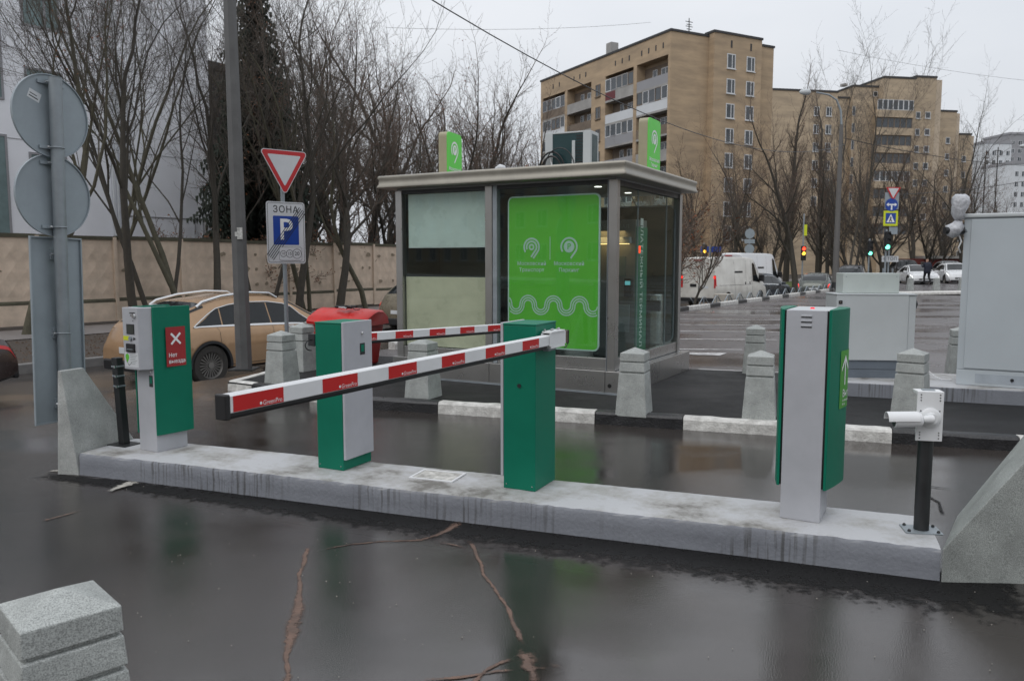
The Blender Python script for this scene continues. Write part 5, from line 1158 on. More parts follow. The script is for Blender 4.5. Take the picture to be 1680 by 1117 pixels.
def spruce(seed, H, W):
    r = random.Random(seed); tr = MB().tube([(0, 0, -.2), (0, 0, H * .5), (0, 0, H)], [.28, .16, .02], 8); nd = MB()
    z = H * .06
    while z < H * .985:
        q_ = 1 - z / H; rad = W * (q_ ** .85) * r.uniform(.8, 1.1) + .12; nbh = max(6, int(13 * q_ + 6)); a0 = r.uniform(0, 6)
        for j in range(nbh):
            a = a0 + 6.283 * j / nbh + r.uniform(-.2, .2); L = rad * r.uniform(.75, 1.1); ca, sn = math.cos(a), math.sin(a); n = max(5, int(L / .15))
            for i in range(n):
                t_ = (i + .5) / n; d_ = L * t_; zz = z + .10 * L * math.sin(t_ * 3.0) - .34 * L * t_ ** 1.6 + r.uniform(-.05, .05); wd = (.10 + .20 * (1 - t_)) * r.uniform(.6, 1.2)
                for sd in (-1, 1):
                    c0 = Vector((ca * d_, sn * d_, zz)); e = Vector((-sn * sd, ca * sd, 0)) * wd + Vector((ca, sn, 0)) * wd * .7 + Vector((0, 0, -r.uniform(.08, .32))); f_ = Vector((ca, sn, -.1)) * (L / n) * 1.0
                    nd.add([c0, c0 + f_, c0 + e + f_ * .4, c0 + e * .9], [(0, 1, 2, 3)])
                nd.add([Vector((ca * d_, sn * d_, zz)), Vector((ca * (d_ + .16), sn * (d_ + .16), zz - .02)), Vector((ca * (d_ + .08), sn * (d_ + .08), zz - r.uniform(.2, .5)))], [(0, 1, 2)])
        z += H * .018 * r.uniform(.8, 1.2)
    tm = tr.mesh('trunk'); tm.materials.append(M['bark']); cm = nd.mesh('crown'); cm.materials.append(M['needle']); return tm, cm, None
P['fir'] = spruce(5, 17.0, 3.9)
def tree(kind, name, label, loc, s_=1, rz=0, group=None, cat='tree'):
    t = E(name, label, cat, loc, rz, group); t.scale = (s_, s_, s_)
    tm, cm, lm = P[kind]; place('trunk', tm, t); c_ = place('crown', cm, t)
    if lm: l = place('leaves', lm, t)
    return t
def STP(px, s_):
    k_ = (px - 840) / F; return (k_ * (24.6 + .5565 * s_) - 5.3 + .8308 * s_) / (.5565 - .8308 * k_)
def on_street(px, s_, z=-.45): return ST(STP(px, s_), s_, z)
TL = [('a4', 38, 14.6, 1.18, 30, 'leaning street tree at the far left, in front of the beige fence'),
      ('a2', 150, 22, 1.29, 200, 'bare tree behind the fence, partly hidden by the round signs'),
      ('a1', 222, 15.6, 1.14, 80, 'slender bare tree right of the round signs, before the fence'),
      ('a3', 262, 15.8, 1.12, 140, 'several stemmed bare tree above the left terminal'),
      ('a2', 318, 15.4, 1.21, 20, 'forked bare tree before the edge of the white building'),
      ('a1', 352, 15.9, 1.10, 260, 'dark bare tree just left of the lamp post'),
      ('a3', 432, 15.7, 1.03, 310, 'thin stemmed bare tree between lamp post and zone sign'),
      ('a1', 488, 15.3, 1.25, 170, 'thick dark tree right of the zone sign'),
      ('a2', 507, 16.0, 1.14, 75, 'paired slim trunks just behind the thick dark tree'),
      ('b3', 556, 15.6, 1.12, 30, 'straight dark tree above the red grit box'),
      ('a4', 600, 15.7, 1.01, 220, 'slim tree left of the kiosk corner, before the fence')]
for kd, px, s_, sc_, rz, lb in TL: tree(kd, 'bare_tree', lb, on_street(px, s_), sc_, R(rz), 'bare street trees along the fence')
TB = [('b1', 400, 26, 1.71, 0, 'reddish bare tree behind the fence beside the spruce'), ('b2', 455, 24, 1.84, 60, 'dense bare tree behind the fence, above the yield sign'), ('b1', 505, 30, 1.99, 140, 'tall reddish tree behind the fence right of the yield sign'),
      ('b3', 548, 23, 1.76, 30, 'tall dense tree behind the fence over the red box'), ('b1', 590, 27, 1.81, 250, 'broad reddish tree behind the fence left of the kiosk'), ('b2', 630, 24, 1.62, 300, 'dense tree behind the left corner of the kiosk roof'),
      ('b3', 665, 34, 2.28, 90, 'tree behind the kiosk just left of the left roof sign'), ('b1', 712, 30, 1.92, 10, 'tree directly behind the left roof sign'), ('b2', 765, 36, 2.40, 45, 'tree right of the left roof sign, behind the kiosk'),
      ('b3', 812, 40, 2.36, 200, 'tree over the middle of the kiosk roof'), ('b1', 858, 44, 2.64, 120, 'tree left of the rooftop air conditioner'), ('b2', 905, 46, 2.33, 80, 'tree behind the rooftop air conditioner'),
      ('b1', 480, 40, 2.35, 33, 'far tall tree between spruce and yield sign'), ('b3', 620, 44, 2.15, 77, 'far tree rising left of the kiosk'), ('b2', 740, 52, 2.98, 277, 'far tree between left roof sign and air conditioner'), ('b3', 560, 48, 2.46, 177, 'far tall tree over the red grit box'),
      ('b1', 690, 40, 2.42, 300, 'far reddish tree just left of the left roof sign'), ('b3', 785, 60, 2.73, 20, 'far tall tree over the middle of the kiosk roof'), ('b1', 835, 56, 2.52, 190, 'far reddish tree before the left edge of the brick block'), ('b2', 875, 62, 2.42, 130, 'far dense tree against the left corner of the brick block'), ('b3', 640, 58, 2.62, 260, 'far tree above the left end of the kiosk roof'), ('b1', 935, 50, 1.58, 280, 'reddish tree against the brick loggias right of the air conditioner'), ('b2', 1000, 52, 1.58, 210, 'dense tree against the brick block left of the right roof sign')]
for kd, px, s_, sc_, rz, lb in TB: tree(kd, 'bare_tree', lb, on_street(px, s_, -.4), sc_, R(rz), 'bare trees behind the fence')
tree('fir', 'spruce_tree', 'dark spruce beside the white building behind the lamp post', on_street(430, 24, -.4), 1.0, 0)
for kd, px, s_, sc_, rz, lb in (('s2', 430, 19.5, 1.5, 0, 'rust leaved shrub behind the fence under the yield sign'), ('s2', 560, 19, 1.6, 90, 'rust leaved shrub behind the fence above the red box'), ('s2', 620, 20, 1.5, 40, 'rust leaved shrub behind the fence at the kiosk corner'), ('s2', 505, 20, 1.7, 200, 'rust leaved shrub behind the fence between the trunks'), ('s1', 660, 21, 1.3, 120, 'rust leaved shrub hidden behind the left kiosk window'), ('s2', 372, 19, 1.6, 10, 'rust leaved shrub behind the fence by the lamp post')):
    tree(kd, 'rusty_shrub', lb, on_street(px, s_, -.4), sc_, R(rz), 'rust leaved shrubs behind the fence', 'shrub')
tree('s1', 'rusty_shrub', 'several stemmed shrub with rust leaves at the lot kerb right of the kiosk', ST(1.2, .55, -.1), 1.2, R(200), None, 'shrub')
tree('s2', 'rusty_shrub', 'rust leaved shrub behind the kiosk roof between air conditioner and right sign', (4.0, 30.5, -.45), 2.3, R(50), None, 'shrub')
tree('s2', 'rusty_shrub', 'rust leaved shrub just right of the kiosk roof', (7.6, 48.0, -.6), 2.6, R(150), None, 'shrub')
TR = [('b3', 1195, 72, 1.44, 0, 'bare tree above the white vans'), ('b1', 1150, 66, 1.38, 40, 'reddish bare tree left of the white vans, behind the shrub'), ('p1', 1288, 84, 1.85, 0, 'tall slim poplar, left one of the pair between the brick blocks'), ('p1', 1340, 88, 1.82, 130, 'tall slim poplar, right one of the pair between the brick blocks'),
      ('b2', 1245, 62, 1.25, 200, 'dark bare tree above the slate crossover'), ('b3', 1305, 60, 1.44, 90, 'dark bare tree behind the red traffic light'), ('b1', 1345, 70, 1.50, 300, 'dark bare tree left of the street lamp pole'), ('a3', 1385, 58, 1.56, 10, 'dark bare tree right of the street lamp pole'), ('b2', 1410, 64, 1.56, 70, 'dark bare tree left of the stacked road signs'), ('b1', 1455, 66, 1.50, 160, 'dark bare tree behind the stacked road signs'),
      ('b3', 1490, 72, 1.38, 20, 'bare tree right of the stacked road signs'), ('b2', 1520, 68, 1.44, 250, 'bare tree above the walking person'), ('b1', 1555, 74, 1.44, 80, 'bare tree left of the wrapped camera'), ('a1', 1580, 66, 1.31, 0, 'bare tree behind the wrapped camera'), ('b3', 1610, 84, 1.19, 120, 'bare tree behind the left part of the big cabinet'), ('b2', 1650, 80, 1.38, 30, 'bare tree rising behind the big cabinet'), ('b1', 1685, 78, 1.25, 190, 'bare tree at the right picture edge'),
      ('b1', 1270, 78, 1.50, 222, 'reddish tree between poplar and end wall of the brick block'), ('b1', 1430, 82, 1.62, 20, 'far reddish tree under the white balcony'), ('b2', 1375, 76, 1.62, 120, 'far bare tree directly behind the street lamp'), ('b3', 1530, 86, 1.56, 310, 'far bare tree under the stepped brick towers'), ('b2', 1215, 80, 1.19, 10, 'far bare tree at the foot of the brick end wall'), ('b1', 1120, 76, 1.25, 110, 'far reddish tree right of the right roof sign'), ('b3', 1070, 70, 1.12, 70, 'far bare tree behind the right roof sign')]
for kd, px, d, sc_, rz, lb in TR: tree(kd, 'bare_tree', lb, (AX(px, d), d, -.5), sc_, R(rz), 'bare trees along the far street')

# ================================================================== FENCE
fn = E('concrete_fence', 'long beige concrete panel fence with mossy ledge behind the trees', 'fence', ST(-8.35, 17.0, -.38), sa)
PW = 2.44; PH = 2.78
def fence_panel(seed):
    r = random.Random(seed); mb = MB(); z0, z1 = .74, PH
    mb.box(.0, PW, -.06, .06, 0, .70)
    mb.add([(0, -.06, .7005), (PW, -.06, .7005), (PW, -.012, .75), (0, -.012, .75)], [(0, 1, 2, 3)])
    mb.box(.0, PW, .0, .06, .702, PH)
    nc, nr = 5, 3; cw = (PW - .2) / nc; ch = (z1 - z0 - .25) / nr
    xs = [0, .1] + [.1 + cw * (i + 1) for i in range(nc)] + [PW]; zs_ = [z0, z0 + .08] + [z0 + .08 + ch * (i + 1) for i in range(nr)] + [z1]
    for i in range(len(xs) - 1):
        for j in range(len(zs_) - 1):
            x0, x1, a, b_ = xs[i], xs[i + 1], zs_[j], zs_[j + 1]
            if 1 <= i <= nc and 1 <= j <= nr:
                g = .05; cx, cz = (x0 + x1) / 2, (a + b_) / 2; o = len(mb.v)
                mb.v += [(x0, -.012, a), (x1, -.012, a), (x1, -.012, b_), (x0, -.012, b_), (x0 + g, -.012, a + g), (x1 - g, -.012, a + g), (x1 - g, -.012, b_ - g), (x0 + g, -.012, b_ - g), (cx, -.038, cz)]
                mb.f += [(o, o + 1, o + 5, o + 4), (o + 1, o + 2, o + 6, o + 5), (o + 2, o + 3, o + 7, o + 6), (o + 3, o, o + 4, o + 7), (o + 4, o + 5, o + 8), (o + 5, o + 6, o + 8), (o + 6, o + 7, o + 8), (o + 7, o + 4, o + 8)]
            else: mb.add([(x0, -.012, a), (x1, -.012, a), (x1, -.012, b_), (x0, -.012, b_)], [(0, 1, 2, 3)])
    return mb.mesh('panel'), (xs, zs_, cw, ch)
pm, (xs, zs_, cw, ch) = fence_panel(1); pm.materials.append(M['fence'])
cap_m = MB().box(0, PW, -.06, .09, PH - .06, PH + .06).mesh('capping'); cap_m.materials.append(M['moss'])
post_m = MB().box(-.055, .055, -.10, .10, 0, PH + .03).mesh('post'); post_m.materials.append(M['fence'])
ledge_m = MB().add([(0, -.064, .635), (PW, -.064, .635), (PW, -.064, .7006), (PW, -.0155, .756), (0, -.0155, .756), (0, -.064, .7006)], [(0, 1, 2, 5), (5, 2, 3, 4)]).mesh('mossy_ledge'); ledge_m.materials.append(M['moss'])
lich = MB(); rl = random.Random(6)
for kk in range(-8, 22):
    x = 2.5 * kk + .03; dz = rl.uniform(-.03, .03)
    for nm, me in (('panel', pm), ('capping', cap_m), ('mossy_ledge', ledge_m)): o = place(nm, me, fn); o.location = (x + .03, 0, dz)
    o = place('post', post_m, fn); o.location = (x - .03, 0, 0)
    for i in range(5):
        for j in range(3):
            if rl.random() < (.5 if kk >= 2 else .06):
                cx = x + .03 + .1 + cw * (i + .5) + rl.uniform(-.06, .06); cz = zs_[1] + ch * (j + .5) + dz + rl.uniform(-.02, .06); w_ = rl.uniform(.08, .20); h_ = rl.uniform(.06, .12); o = len(lich.v)
                n = 9; lich.v += [(cx + w_ * math.cos(6.283 * q_ / n) * rl.uniform(.6, 1.1), -.044, cz - abs(h_ * rl.uniform(.2, .4)) + h_ * math.sin(6.283 * q_ / n) * rl.uniform(.5, 1.1)) for q_ in range(n)]; lich.f.append(tuple(range(o, o + n)))
lo_ = lich.build('lichen_patches', 'stain', fn); lo_['kind'] = 'stuff'

# ================================================================== BUILDINGS
WCACHE = {}
def window(par, x, z, w_, h_, face='-y', off=0, m='winglass', fm='frame', cols=2, name='window', sill=True):
    key = (w_, h_, m, fm, cols, sill)
    if key not in WCACHE:
        t_ = min(.10, w_ * .09); mb = MB().box(-w_ / 2, w_ / 2, -.05, .0, h_ / 2 - t_, h_ / 2).box(-w_ / 2, w_ / 2, -.05, .0, -h_ / 2, -h_ / 2 + t_).box(-w_ / 2, -w_ / 2 + t_, -.05, 0, -h_ / 2 + t_, h_ / 2 - t_).box(w_ / 2 - t_, w_ / 2, -.05, 0, -h_ / 2 + t_, h_ / 2 - t_)
        for i in range(1, cols): xx = -w_ / 2 + w_ * (i / cols if cols > 2 else .6); mb.box(xx - t_ * .5, xx + t_ * .5, -.05, 0, -h_ / 2 + t_, h_ / 2 - t_)
        if sill: mb.box(-w_ / 2 - .06, w_ / 2 + .06, -.16, 0, -h_ / 2 - .08, -h_ / 2 - .002)
        a = mb.mesh(name); a.materials.append(M[fm]); b_ = MB().box(-w_ / 2 + t_, w_ / 2 - t_, -.022, -.002, -h_ / 2 + t_, h_ / 2 - t_).mesh('pane'); b_.materials.append(M[m]); WCACHE[key] = (a, b_)
    o = place(name, WCACHE[key][0], par); o.location = (x, off, z) if face == '-y' else (off, x, z); o.rotation_euler = (0, 0, 0 if face == '-y' else R(-90))
    place('pane', WCACHE[key][1], o); return o
# yellow brick block
b = E('apartment_block', 'nine storey yellow brick block with loggias above the kiosk', 'building', (17.4, 90, -.5), R(28)); ZR = 27.25
MB().box(1.25, 15.4, .0, 28.4, 0, ZR).build('wall', 'brick', b); MB().box(.0, 1.249, .0, .42, 0, ZR).build('corner_pier', 'brick', b)
MB().box(5.4, 12.6, -.9, -.001, 0, ZR + .35).build('wall_projection', 'brick', b); MB().box(5.3, 12.7, -1.0, .6, ZR + .351, ZR + .6).build('roof_edge', 'roofdark', b); MB().box(-.1, 15.5, -.1, 28.5, ZR + .001, ZR + .25).build('roof', 'roofdark', b)
rows = [24.75 - 2.75 * i for i in range(8)]
for z in rows:
    for x in (7.95, 10.9): window(b, x, z - .05, 1.25, 1.65, '-y', -.901)
for x in (7.95, 10.9): MB().box(x - .12, x + .12, -.93, -.9005, 26.2, 27.0).build('vent_slot', 'roofdark', b)
fl = [21.85 - 2.75 * i for i in range(8)]
MB().box(.0, 1.249, .421, 28.4, fl[0] + 3.0, ZR).build('top_band', 'brick', b)
for y0, y1 in ((6.1, 6.73), (12.5, 15.6), (21.4, 22.0), (27.9, 28.4)): MB().box(.0, 1.249, y0, y1, 0, fl[0] + 2.999).build('pier', 'brick', b)
for z in fl: window(b, 14.05, z + 1.6, 1.1, 1.5, '-x', -.002, fm='loggia')
for y in (1.3, 2.6, 3.9, 5.2, 7.6, 9.0, 10.4, 16.9, 18.3, 19.7, 23.4, 25): MB().box(-.03, -.001, y - .1, y + .1, 25.7, 26.3).build('vent_slot', 'roofdark', b)
rb_ = random.Random(9)
for bi, (y0, y1) in enumerate(((.421, 6.099), (6.731, 12.499), (15.601, 21.399), (22.001, 27.899))):
    for ri, z in enumerate(fl):
        MB().box(.0, 1.249, y0, y1, z - .22, z).build('balcony_slab', 'parapet', b)
        col = rb_.choice(['parapet', 'parapet', 'paleb', 'greyb', 'loggia']) if not (bi == 1 and ri == 0) else 'parapet'
        MB().box(.02, .10, y0, y1, z + .001, z + 1.05).build('balcony_parapet', col, b)
        if bi == 1 and ri == 0: MB().box(.012, .0195, y1 - 2.1, y1 - .02, z + .05, z + 1.0).build('maroon_panel', mat('maroon', (.13, .02, .025), .6), b)
        glazed = rb_.random() < .62 or (bi, ri) in ((1, 0), (0, 1)); glazed = glazed and (bi, ri) not in ((0, 0), (2, 0), (1, 1))
        MB().box(1.20, 1.2485, y0 + .01, y1 - .01, z + .001, z + 2.59).build('loggia_wall', 'loggia', b)
        if glazed:
            n = 5; wd = (y1 - y0) / n
            for i in range(n): window(b, y0 + wd * (i + .5), z + 1.83, round(wd - .02, 3), 1.5, '-x', .06, fm=rb_.choice(['frame', 'parapet', 'loggia', 'greyb']), cols=1, sill=False)
        else:
            window(b, (y0 + y1) / 2 - .9, z + 1.4, 1.3, 1.5, '-x', 1.19); window(b, (y0 + y1) / 2 + .9, z + 1.15, .8, 2.1, '-x', 1.19, cols=1, sill=False)
for x, y in ((3, .6), (4.2, 2.0)): MB().tube([(x, y, ZR + .2), (x, y, ZR + 1.9)], .05, 5).tube([(x - .5, y, ZR + 1.5), (x + .5, y, ZR + 1.5)], .04, 4).tube([(x - .35, y, ZR + 1.2), (x + .35, y, ZR + 1.2)], .04, 4).build('antenna', 'dark', b)
MB().box(1.5, 2.6, 13.5, 14.6, ZR + .2, ZR + 2.2).build('chimney', 'parapet', b)
# stepped tan brick block
D2 = 132
b = E('stepped_block', 'stepped tan brick block with white glazed balcony at right', 'building', (AX(1265, D2), D2, -.5), R(10))
C10, S10 = math.cos(R(10)), math.sin(R(10)); X00 = AX(1265, D2); PIT = R(5.615)
def X2(px, y=0): k_ = (px - 840) / F * .975; return (k_ * (D2 + y * C10) - X00 + y * S10) / (C10 - k_ * S10)
def Z2(py, px=1430): d_ = D2 + X2(px) * S10; return 2.1 + d_ * math.tan(math.atan((558.5 - py) / F) - PIT)
ws = [(1240, 1375, 147, 0), (1375, 1400, 158, 1.6), (1400, 1450, 141, .6), (1450, 1502, 130, -.8), (1502, 1536, 124, 1.2), (1545, 1572, 170, 6.5), (1578, 1598, 204, 10)]
for a, c_, py, y in ws:
    MB().box(X2(a, y), X2(c_, y) - .01, y, y + 14, 0, Z2(py, a)).build('wall', 'brick2', b); MB().box(X2(a, y) - .1, X2(c_, y) + .05, y - .12, y + 14.1, Z2(py, a) + .001, Z2(py, a) + .3).build('roof', 'roofdark', b)
for a, c_, py, y in ((1536, 1545, 128, 1.3), (1572, 1577, 173, 6.6), (1598, 1602, 206, 10.1)):
    MB().box(X2(a, y), X2(c_, y), y, y + 12, 0, Z2(py, a)).build('side_wall', mat('pale_tan_brick', (.50, .41, .31), .9, var=.15, scale=.3), b)
for px in (1341, 1361):
    for i in range(6): window(b, X2(px), Z2(186 + 29 * i), 1.0, 1.5, '-y', -.002)
for px, y in ((1400, .598),):
    for i in range(6): window(b, X2(px + 2, y), Z2(182 + 28 * i), .5, 1.5, '-y', y, sill=False, cols=1)
for i in range(8):
    zc = Z2(174 + 29 * i); x0, x1 = X2(1432), X2(1491)
    MB().box(x0, x1, -1.5, -.801, zc - 2.0, zc - .85).build('balcony_parapet', 'brick2', b); n = 6 if i else 7; wd = (x1 - x0) / n
    for j in range(n): window(b, x0 + wd * (j + .5), zc, round(wd - .01, 3), 1.65, '-y', -1.4 if i == 0 else -1.2, fm='frame' if i in (0, 4) else 'loggia', cols=1, sill=False)
for px, y in ((1508, 1.198), (1524, 1.198), (1559, 6.498), (1587, 9.998)):
    for i in range(7):
        zz = Z2((187 if px < 1540 else 220 if px < 1570 else 247) + 28 * i, px)
        if zz > 3: window(b, X2(px, y), zz, .85 if px != 1524 else 1.0, 1.1, '-y', y, cols=1)
window(b, X2(1440), Z2(153), .8, .8, '-y', .598, cols=1, sill=False)
MB().box(X2(1462), X2(1487), 2, 3, Z2(130) + .3, Z2(130) + 1.1).build('roof_railing', 'roofdark', b); MB().tube([(X2(1493), 3, Z2(124)), (X2(1493), 3, Z2(117))], .12, 6).box(X2(1490), X2(1496), 2.6, 3.4, Z2(120), Z2(119)).build('antenna', 'dark', b); MB().box(X2(1395), X2(1402), 2, 3, Z2(141) + .3, Z2(134)).build('chimney', 'parapet', b)
# pale towers far right
for nm, lb, px0, px1, py, d, m_, rows_, cols_ in (('pale_tower', 'pale white panel tower low on the far right horizon', 1600, 1648, 240, 260, 'paleb', 9, 4), ('grey_tower', 'grey panel tower behind, at the right picture edge', 1640, 1730, 226, 300, 'greyb', 3, 7), ('pale_tower', 'lower white block before the grey tower at the right edge', 1650, 1720, 272, 240, 'paleb', 8, 6)):
    b = E(nm, lb, 'building', (AX(px0, d), d, -1), R(6)); wd = AX(px1, d) - AX(px0, d); hh = (430 - py) / F * d + 2.6
    MB().box(0, wd, 0, 14, 0, hh).build('wall', m_, b); MB().box(-.2, wd + .2, -.2, 14.2, hh + .001, hh + .8).build('roof', 'greyb', b)
    for i in range(rows_):
        for j in range(cols_): window(b, wd * (j + .5) / cols_, hh - 3 - 3.0 * i, round(wd / cols_ * .55, 2), 1.6, '-y', -.003, sill=False)
# white rendered building at left and dark annex
wl = 46; ang = sa; WT = STP(355, 29.6)
b = E('white_building', 'large white rendered building with teal windows behind the left fence', 'building', (*ST(WT, 29.6)[:2], -.5), ang); ZW = 16.4
MB().box(-wl, 0, 0, 16, 0, ZW).build('wall', 'render', b); MB().box(-wl - .2, .25, -.25, 16.2, ZW + .001, ZW + .35).build('roof', 'roofdark', b)
def WX(px): # column on the wall plane
    t_ = STP(px, 29.6); return t_ - WT
for px, z, w_, h_ in ((92, 13.9, 1.7, 2.4), (92, 10.1, 1.7, 1.6), (92, 6.3, 1.7, 1.6), (92, 2.6, 1.7, 1.6), (-25, 12.5, 2.6, 6.5), (-25, 5.0, 2.6, 5.5), (-140, 11, 2.6, 6), (-140, 4.5, 2.6, 4.5)):
    window(b, WX(px), z, w_, h_, '-y', -.003, m='tealglass', fm='greyb', cols=2, sill=False)
for px in (193, 200, 206): MB().tube([(WX(px), -.12, 0), (WX(px), -.12, ZW)], .05, 6).build('downpipe', 'paleb', b)
for z in (3.2, 4.4): MB().box(WX(215), WX(345), -.03, -.001, z, z + .05).build('render_joint', 'greyb', b)
for z in (7.6, 11.6): MB().box(-wl, -.02, -.012, -.001, z, z + .03).build('render_joint', 'greyb', b)
MB().tube([(WX(322), -.15, 3.6), (WX(322), -.2, 4.35), (WX(335), -.2, 4.4), (WX(336), -.2, 2.8)], .05, 5).build('wall_pipe', 'greyb', b)
b = E('dark_annex', 'dark grey lower building behind the spruce', 'building', (*ST(WT + .3, 31.5)[:2], -.5), ang); AL = STP(478, 31.5) - WT
MB().box(0, AL, 0, 10, 0, 13.2).build('wall', mat('dark_cladding', (.035, .034, .034), .8), b); MB().prism([(-.2, 13.201), (AL + .2, 13.201), (AL + .2, 13.6), (-.2, 13.6)], -.2, 10.2, 'y').build('roof', 'roofdark', b)

# ================================================================== STREET FURNITURE FAR RIGHT
s_ = E('street_lamp', 'grey street lamp with curved arm beyond the parking lot', 'street lamp', (AX(1369, 42), 42, .05))
MB().tube([(0, 0, 0), (0, 0, 4.6), (0, 0, 8.6)], [.17, .13, .09], 10).build('pole', mat('grey_pole', (.13, .125, .12), .55), s_, smooth=True); MB().tube([(0, 0, 8.6), (-.06, 0, 9.3), (-.3, 0, 9.85), (-.7, 0, 10.1), (-1.35, 0, 10.22)], [.06, .055, .05, .045, .04], 8).build('arm', 'galv', s_, smooth=True)
MB().lathe([(.02, -.48), (.11, -.4), (.16, -.2), (.15, 0), (.06, .1)], 14, 'x', (-1.75, 0, 10.24)).build('luminaire', 'ltgrey', s_, smooth=True); MB().tube([(0, 0, 0), (0, 0, .5)], [.2, .18], 8).build('base_sleeve', 'darkmetal', s_)
s_ = E('street_lamp', 'distant street lamp head at the right picture edge', 'street lamp', (AX(1700, 95), 95, 0))
MB().tube([(0, 0, 0), (0, 0, 13), (-.5, 0, 14.2), (-2.2, 0, 15.0)], [.15, .1, .06, .05], 8).build('pole', 'galv', s_, smooth=True); MB().lathe([(.05, -.5), (.22, -.2), (.2, .1), (.05, .3)], 10, 'x', (-2.6, 0, 15.1)).build('luminaire', 'ltgrey', s_, smooth=True)
for px, top_y, d, lb in ((1604, 257, 92, 'thin dark mast, left one before the white towers'), (1623, 246, 96, 'thin dark mast, right one before the white towers')):
    tag(MB().tube([(0, 0, 0), (0, 0, (430 - top_y) / F * d + 1.6)], [.1, .06], 6).tube([(-.4, 0, (430 - top_y) / F * d + 1.2), (.4, 0, (430 - top_y) / F * d + 1.2)], .04, 4).build('trolley_mast', 'darkmetal', None, loc=(AX(px, d), d, 0)), lb, 'mast')
# stacked road signs with traffic light
d = 41; s_ = E('sign_stack', 'post with yield, turn and crossing signs above a stop plate', 'road sign', (AX(1457, d), d, 0), R(4))
pz = lambda py: (430 - py) / F * d + 1.6
for x in (-.28, -.02, .22): MB().tube([(x, .1, 0), (x, .1, pz(310) if x == -.02 else pz(440))], .045, 8).build('pole', 'galv', s_, smooth=True)
def tri2(s, zc): return [(-s / 2, zc + s * .29), (0, zc - s * .58), (s / 2, zc + s * .29)]
MB().box(-.40, .34, .02, .03, pz(345), pz(318)).box(-.1, .34, .02, .03, pz(385), pz(373)).build('back_plate', 'signback', s_)
MB().prism(tri2(.78, pz(317)), -.03, -.02, 'y').build('yield_plate', 'signred', s_); flat(tri2(.56, pz(316.5)), -.034).build('yield_field', 'signwhite', s_)
MB().lathe([(.33, -.03), (.33, -.02)], 30, 'y', (-.06, 0, pz(338))).build('round_plate', 'blue', s_); MB().ribbon([(-.06, pz(346)), (-.06, pz(338))], .08, -.034).ribbon([(-.24, pz(337.5)), (.12, pz(337.5))], .07, -.034).prism([(-.34, pz(337.5)), (-.22, pz(337.5) + .1), (-.22, pz(337.5) - .1)], -.0345, -.034, 'y').prism([(.22, pz(337.5)), (.10, pz(337.5) + .1), (.10, pz(337.5) - .1)], -.0345, -.034, 'y').build('arrow_mark', 'whitef', s_)
zc = pz(359.5); MB().box(-.46, .30, -.03, -.02, zc - .38, zc + .38).build('yellow_plate', 'yellow', s_); flat(rrect(.54, .54, .02, x0=-.08, z0=zc), -.034).build('blue_field', 'blue', s_); flat([(-.30, zc - .2), (.14, zc - .2), (-.08, zc + .22)], -.037).build('white_triangle', 'whitef', s_)
MB().ribbon([(-.08, zc + .1), (-.09, zc - .02), (-.03, zc - .17)], .045, -.040).ribbon([(-.09, zc - .02), (-.15, zc - .17)], .045, -.0405).ribbon([(-.15, zc), (-.02, zc + .02)], .03, -.041).build('walker_mark', 'dark', s_)
zc = pz(425); MB().box(-.45, .43, -.03, -.02, zc - .15, zc + .15).build('stop_plate', 'signwhite', s_); text('СТОП', .23, 'dark', s_, (-.01, -.033, zc), space=1.15, bold=.01)
tlg = mat('green_signal', (.15, 1.0, .62), .3, emit=3.0, var=.02); tlr = mat('red_signal', (1, .05, .02), .3, emit=3.0, var=.02); tla = mat('amber_signal', (1, .5, .05), .3, emit=2.5, var=.02)
def signal(label, px, py, d, on, pole_top=None, h=.95, third=None, base=0):
    t = E('traffic_light', label, 'traffic light', (AX(px, d), d - .15, base)); zz = (430 - py) / F * d + 1.6 - base
    MB().tube([(.0, .12, 0), (.0, .12, zz + .6 if not pole_top else pole_top)], .05, 8).build('pole', 'galv', t, smooth=True)
    MB().box(-.16, .16, -.05, .06, zz - .45, zz + .48).build('housing', 'black', t, .02)
    for i, nm in enumerate(('red', 'amber', 'green')):
        z = zz + .30 - .30 * i; m_ = {'red': tlr, 'amber': tla, 'green': tlg}[nm] if nm in on else M['dark']
        MB().lathe([(.115, -.064), (.115, -.0505)], 18, 'y', (0, 0, z)).build('lens', m_, t); MB().prism([(.13 * math.cos(R(a)), z + .13 * math.sin(R(a))) for a in range(0, 181, 20)] + [(.12 * math.cos(R(a)), z + .12 * math.sin(R(a))) for a in range(180, -1, -20)], -.16, -.052, 'y').build('visor', 'black', t)
    return t
signal('green traffic light beside the stacked road signs', 1449, 396, 40.6, ('green',)); signal('smaller green traffic light left of the stacked road signs', 1422, 408, 50, ('green',))
t = signal('red traffic light with yellow crossing plate on its mast', 1314, 416, 52, ('red', 'amber'), pole_top=4.7); MB().box(.0, .18, .0, .03, 3.3, 4.0).build('crossing_plate', 'yellow', t)
signal('amber light showing above the white van roof', 1153, 413, 56, ('amber',))
MB().box(.163, .24, -.02, .02, 2.35, 3.2)
for px, py, d, lb in ((1227, 395, 58, 'grey backs of two round signs above the slate crossover'),):
    t = E('round_signs', lb, 'road sign', (AX(px, d), d, -.4)); zt = lambda y: (430 - y) / F * d + 2.0
    MB().tube([(0, .05, 0), (0, .05, zt(375))], .045, 8).build('pole', 'galv', t)
    for y in (384, 409): MB().lathe([(.35, -.01), (.35, .01)], 26, 'y', (0, 0, zt(y))).build('disc', 'signback', t)
    MB().box(-.37, .37, -.01, .01, zt(400), zt(393)).build('plate', 'signback', t)
t = E('sign_board', 'pair of small blue street plates above the white van', 'road sign', (AX(1163, 62), 62, -.4))
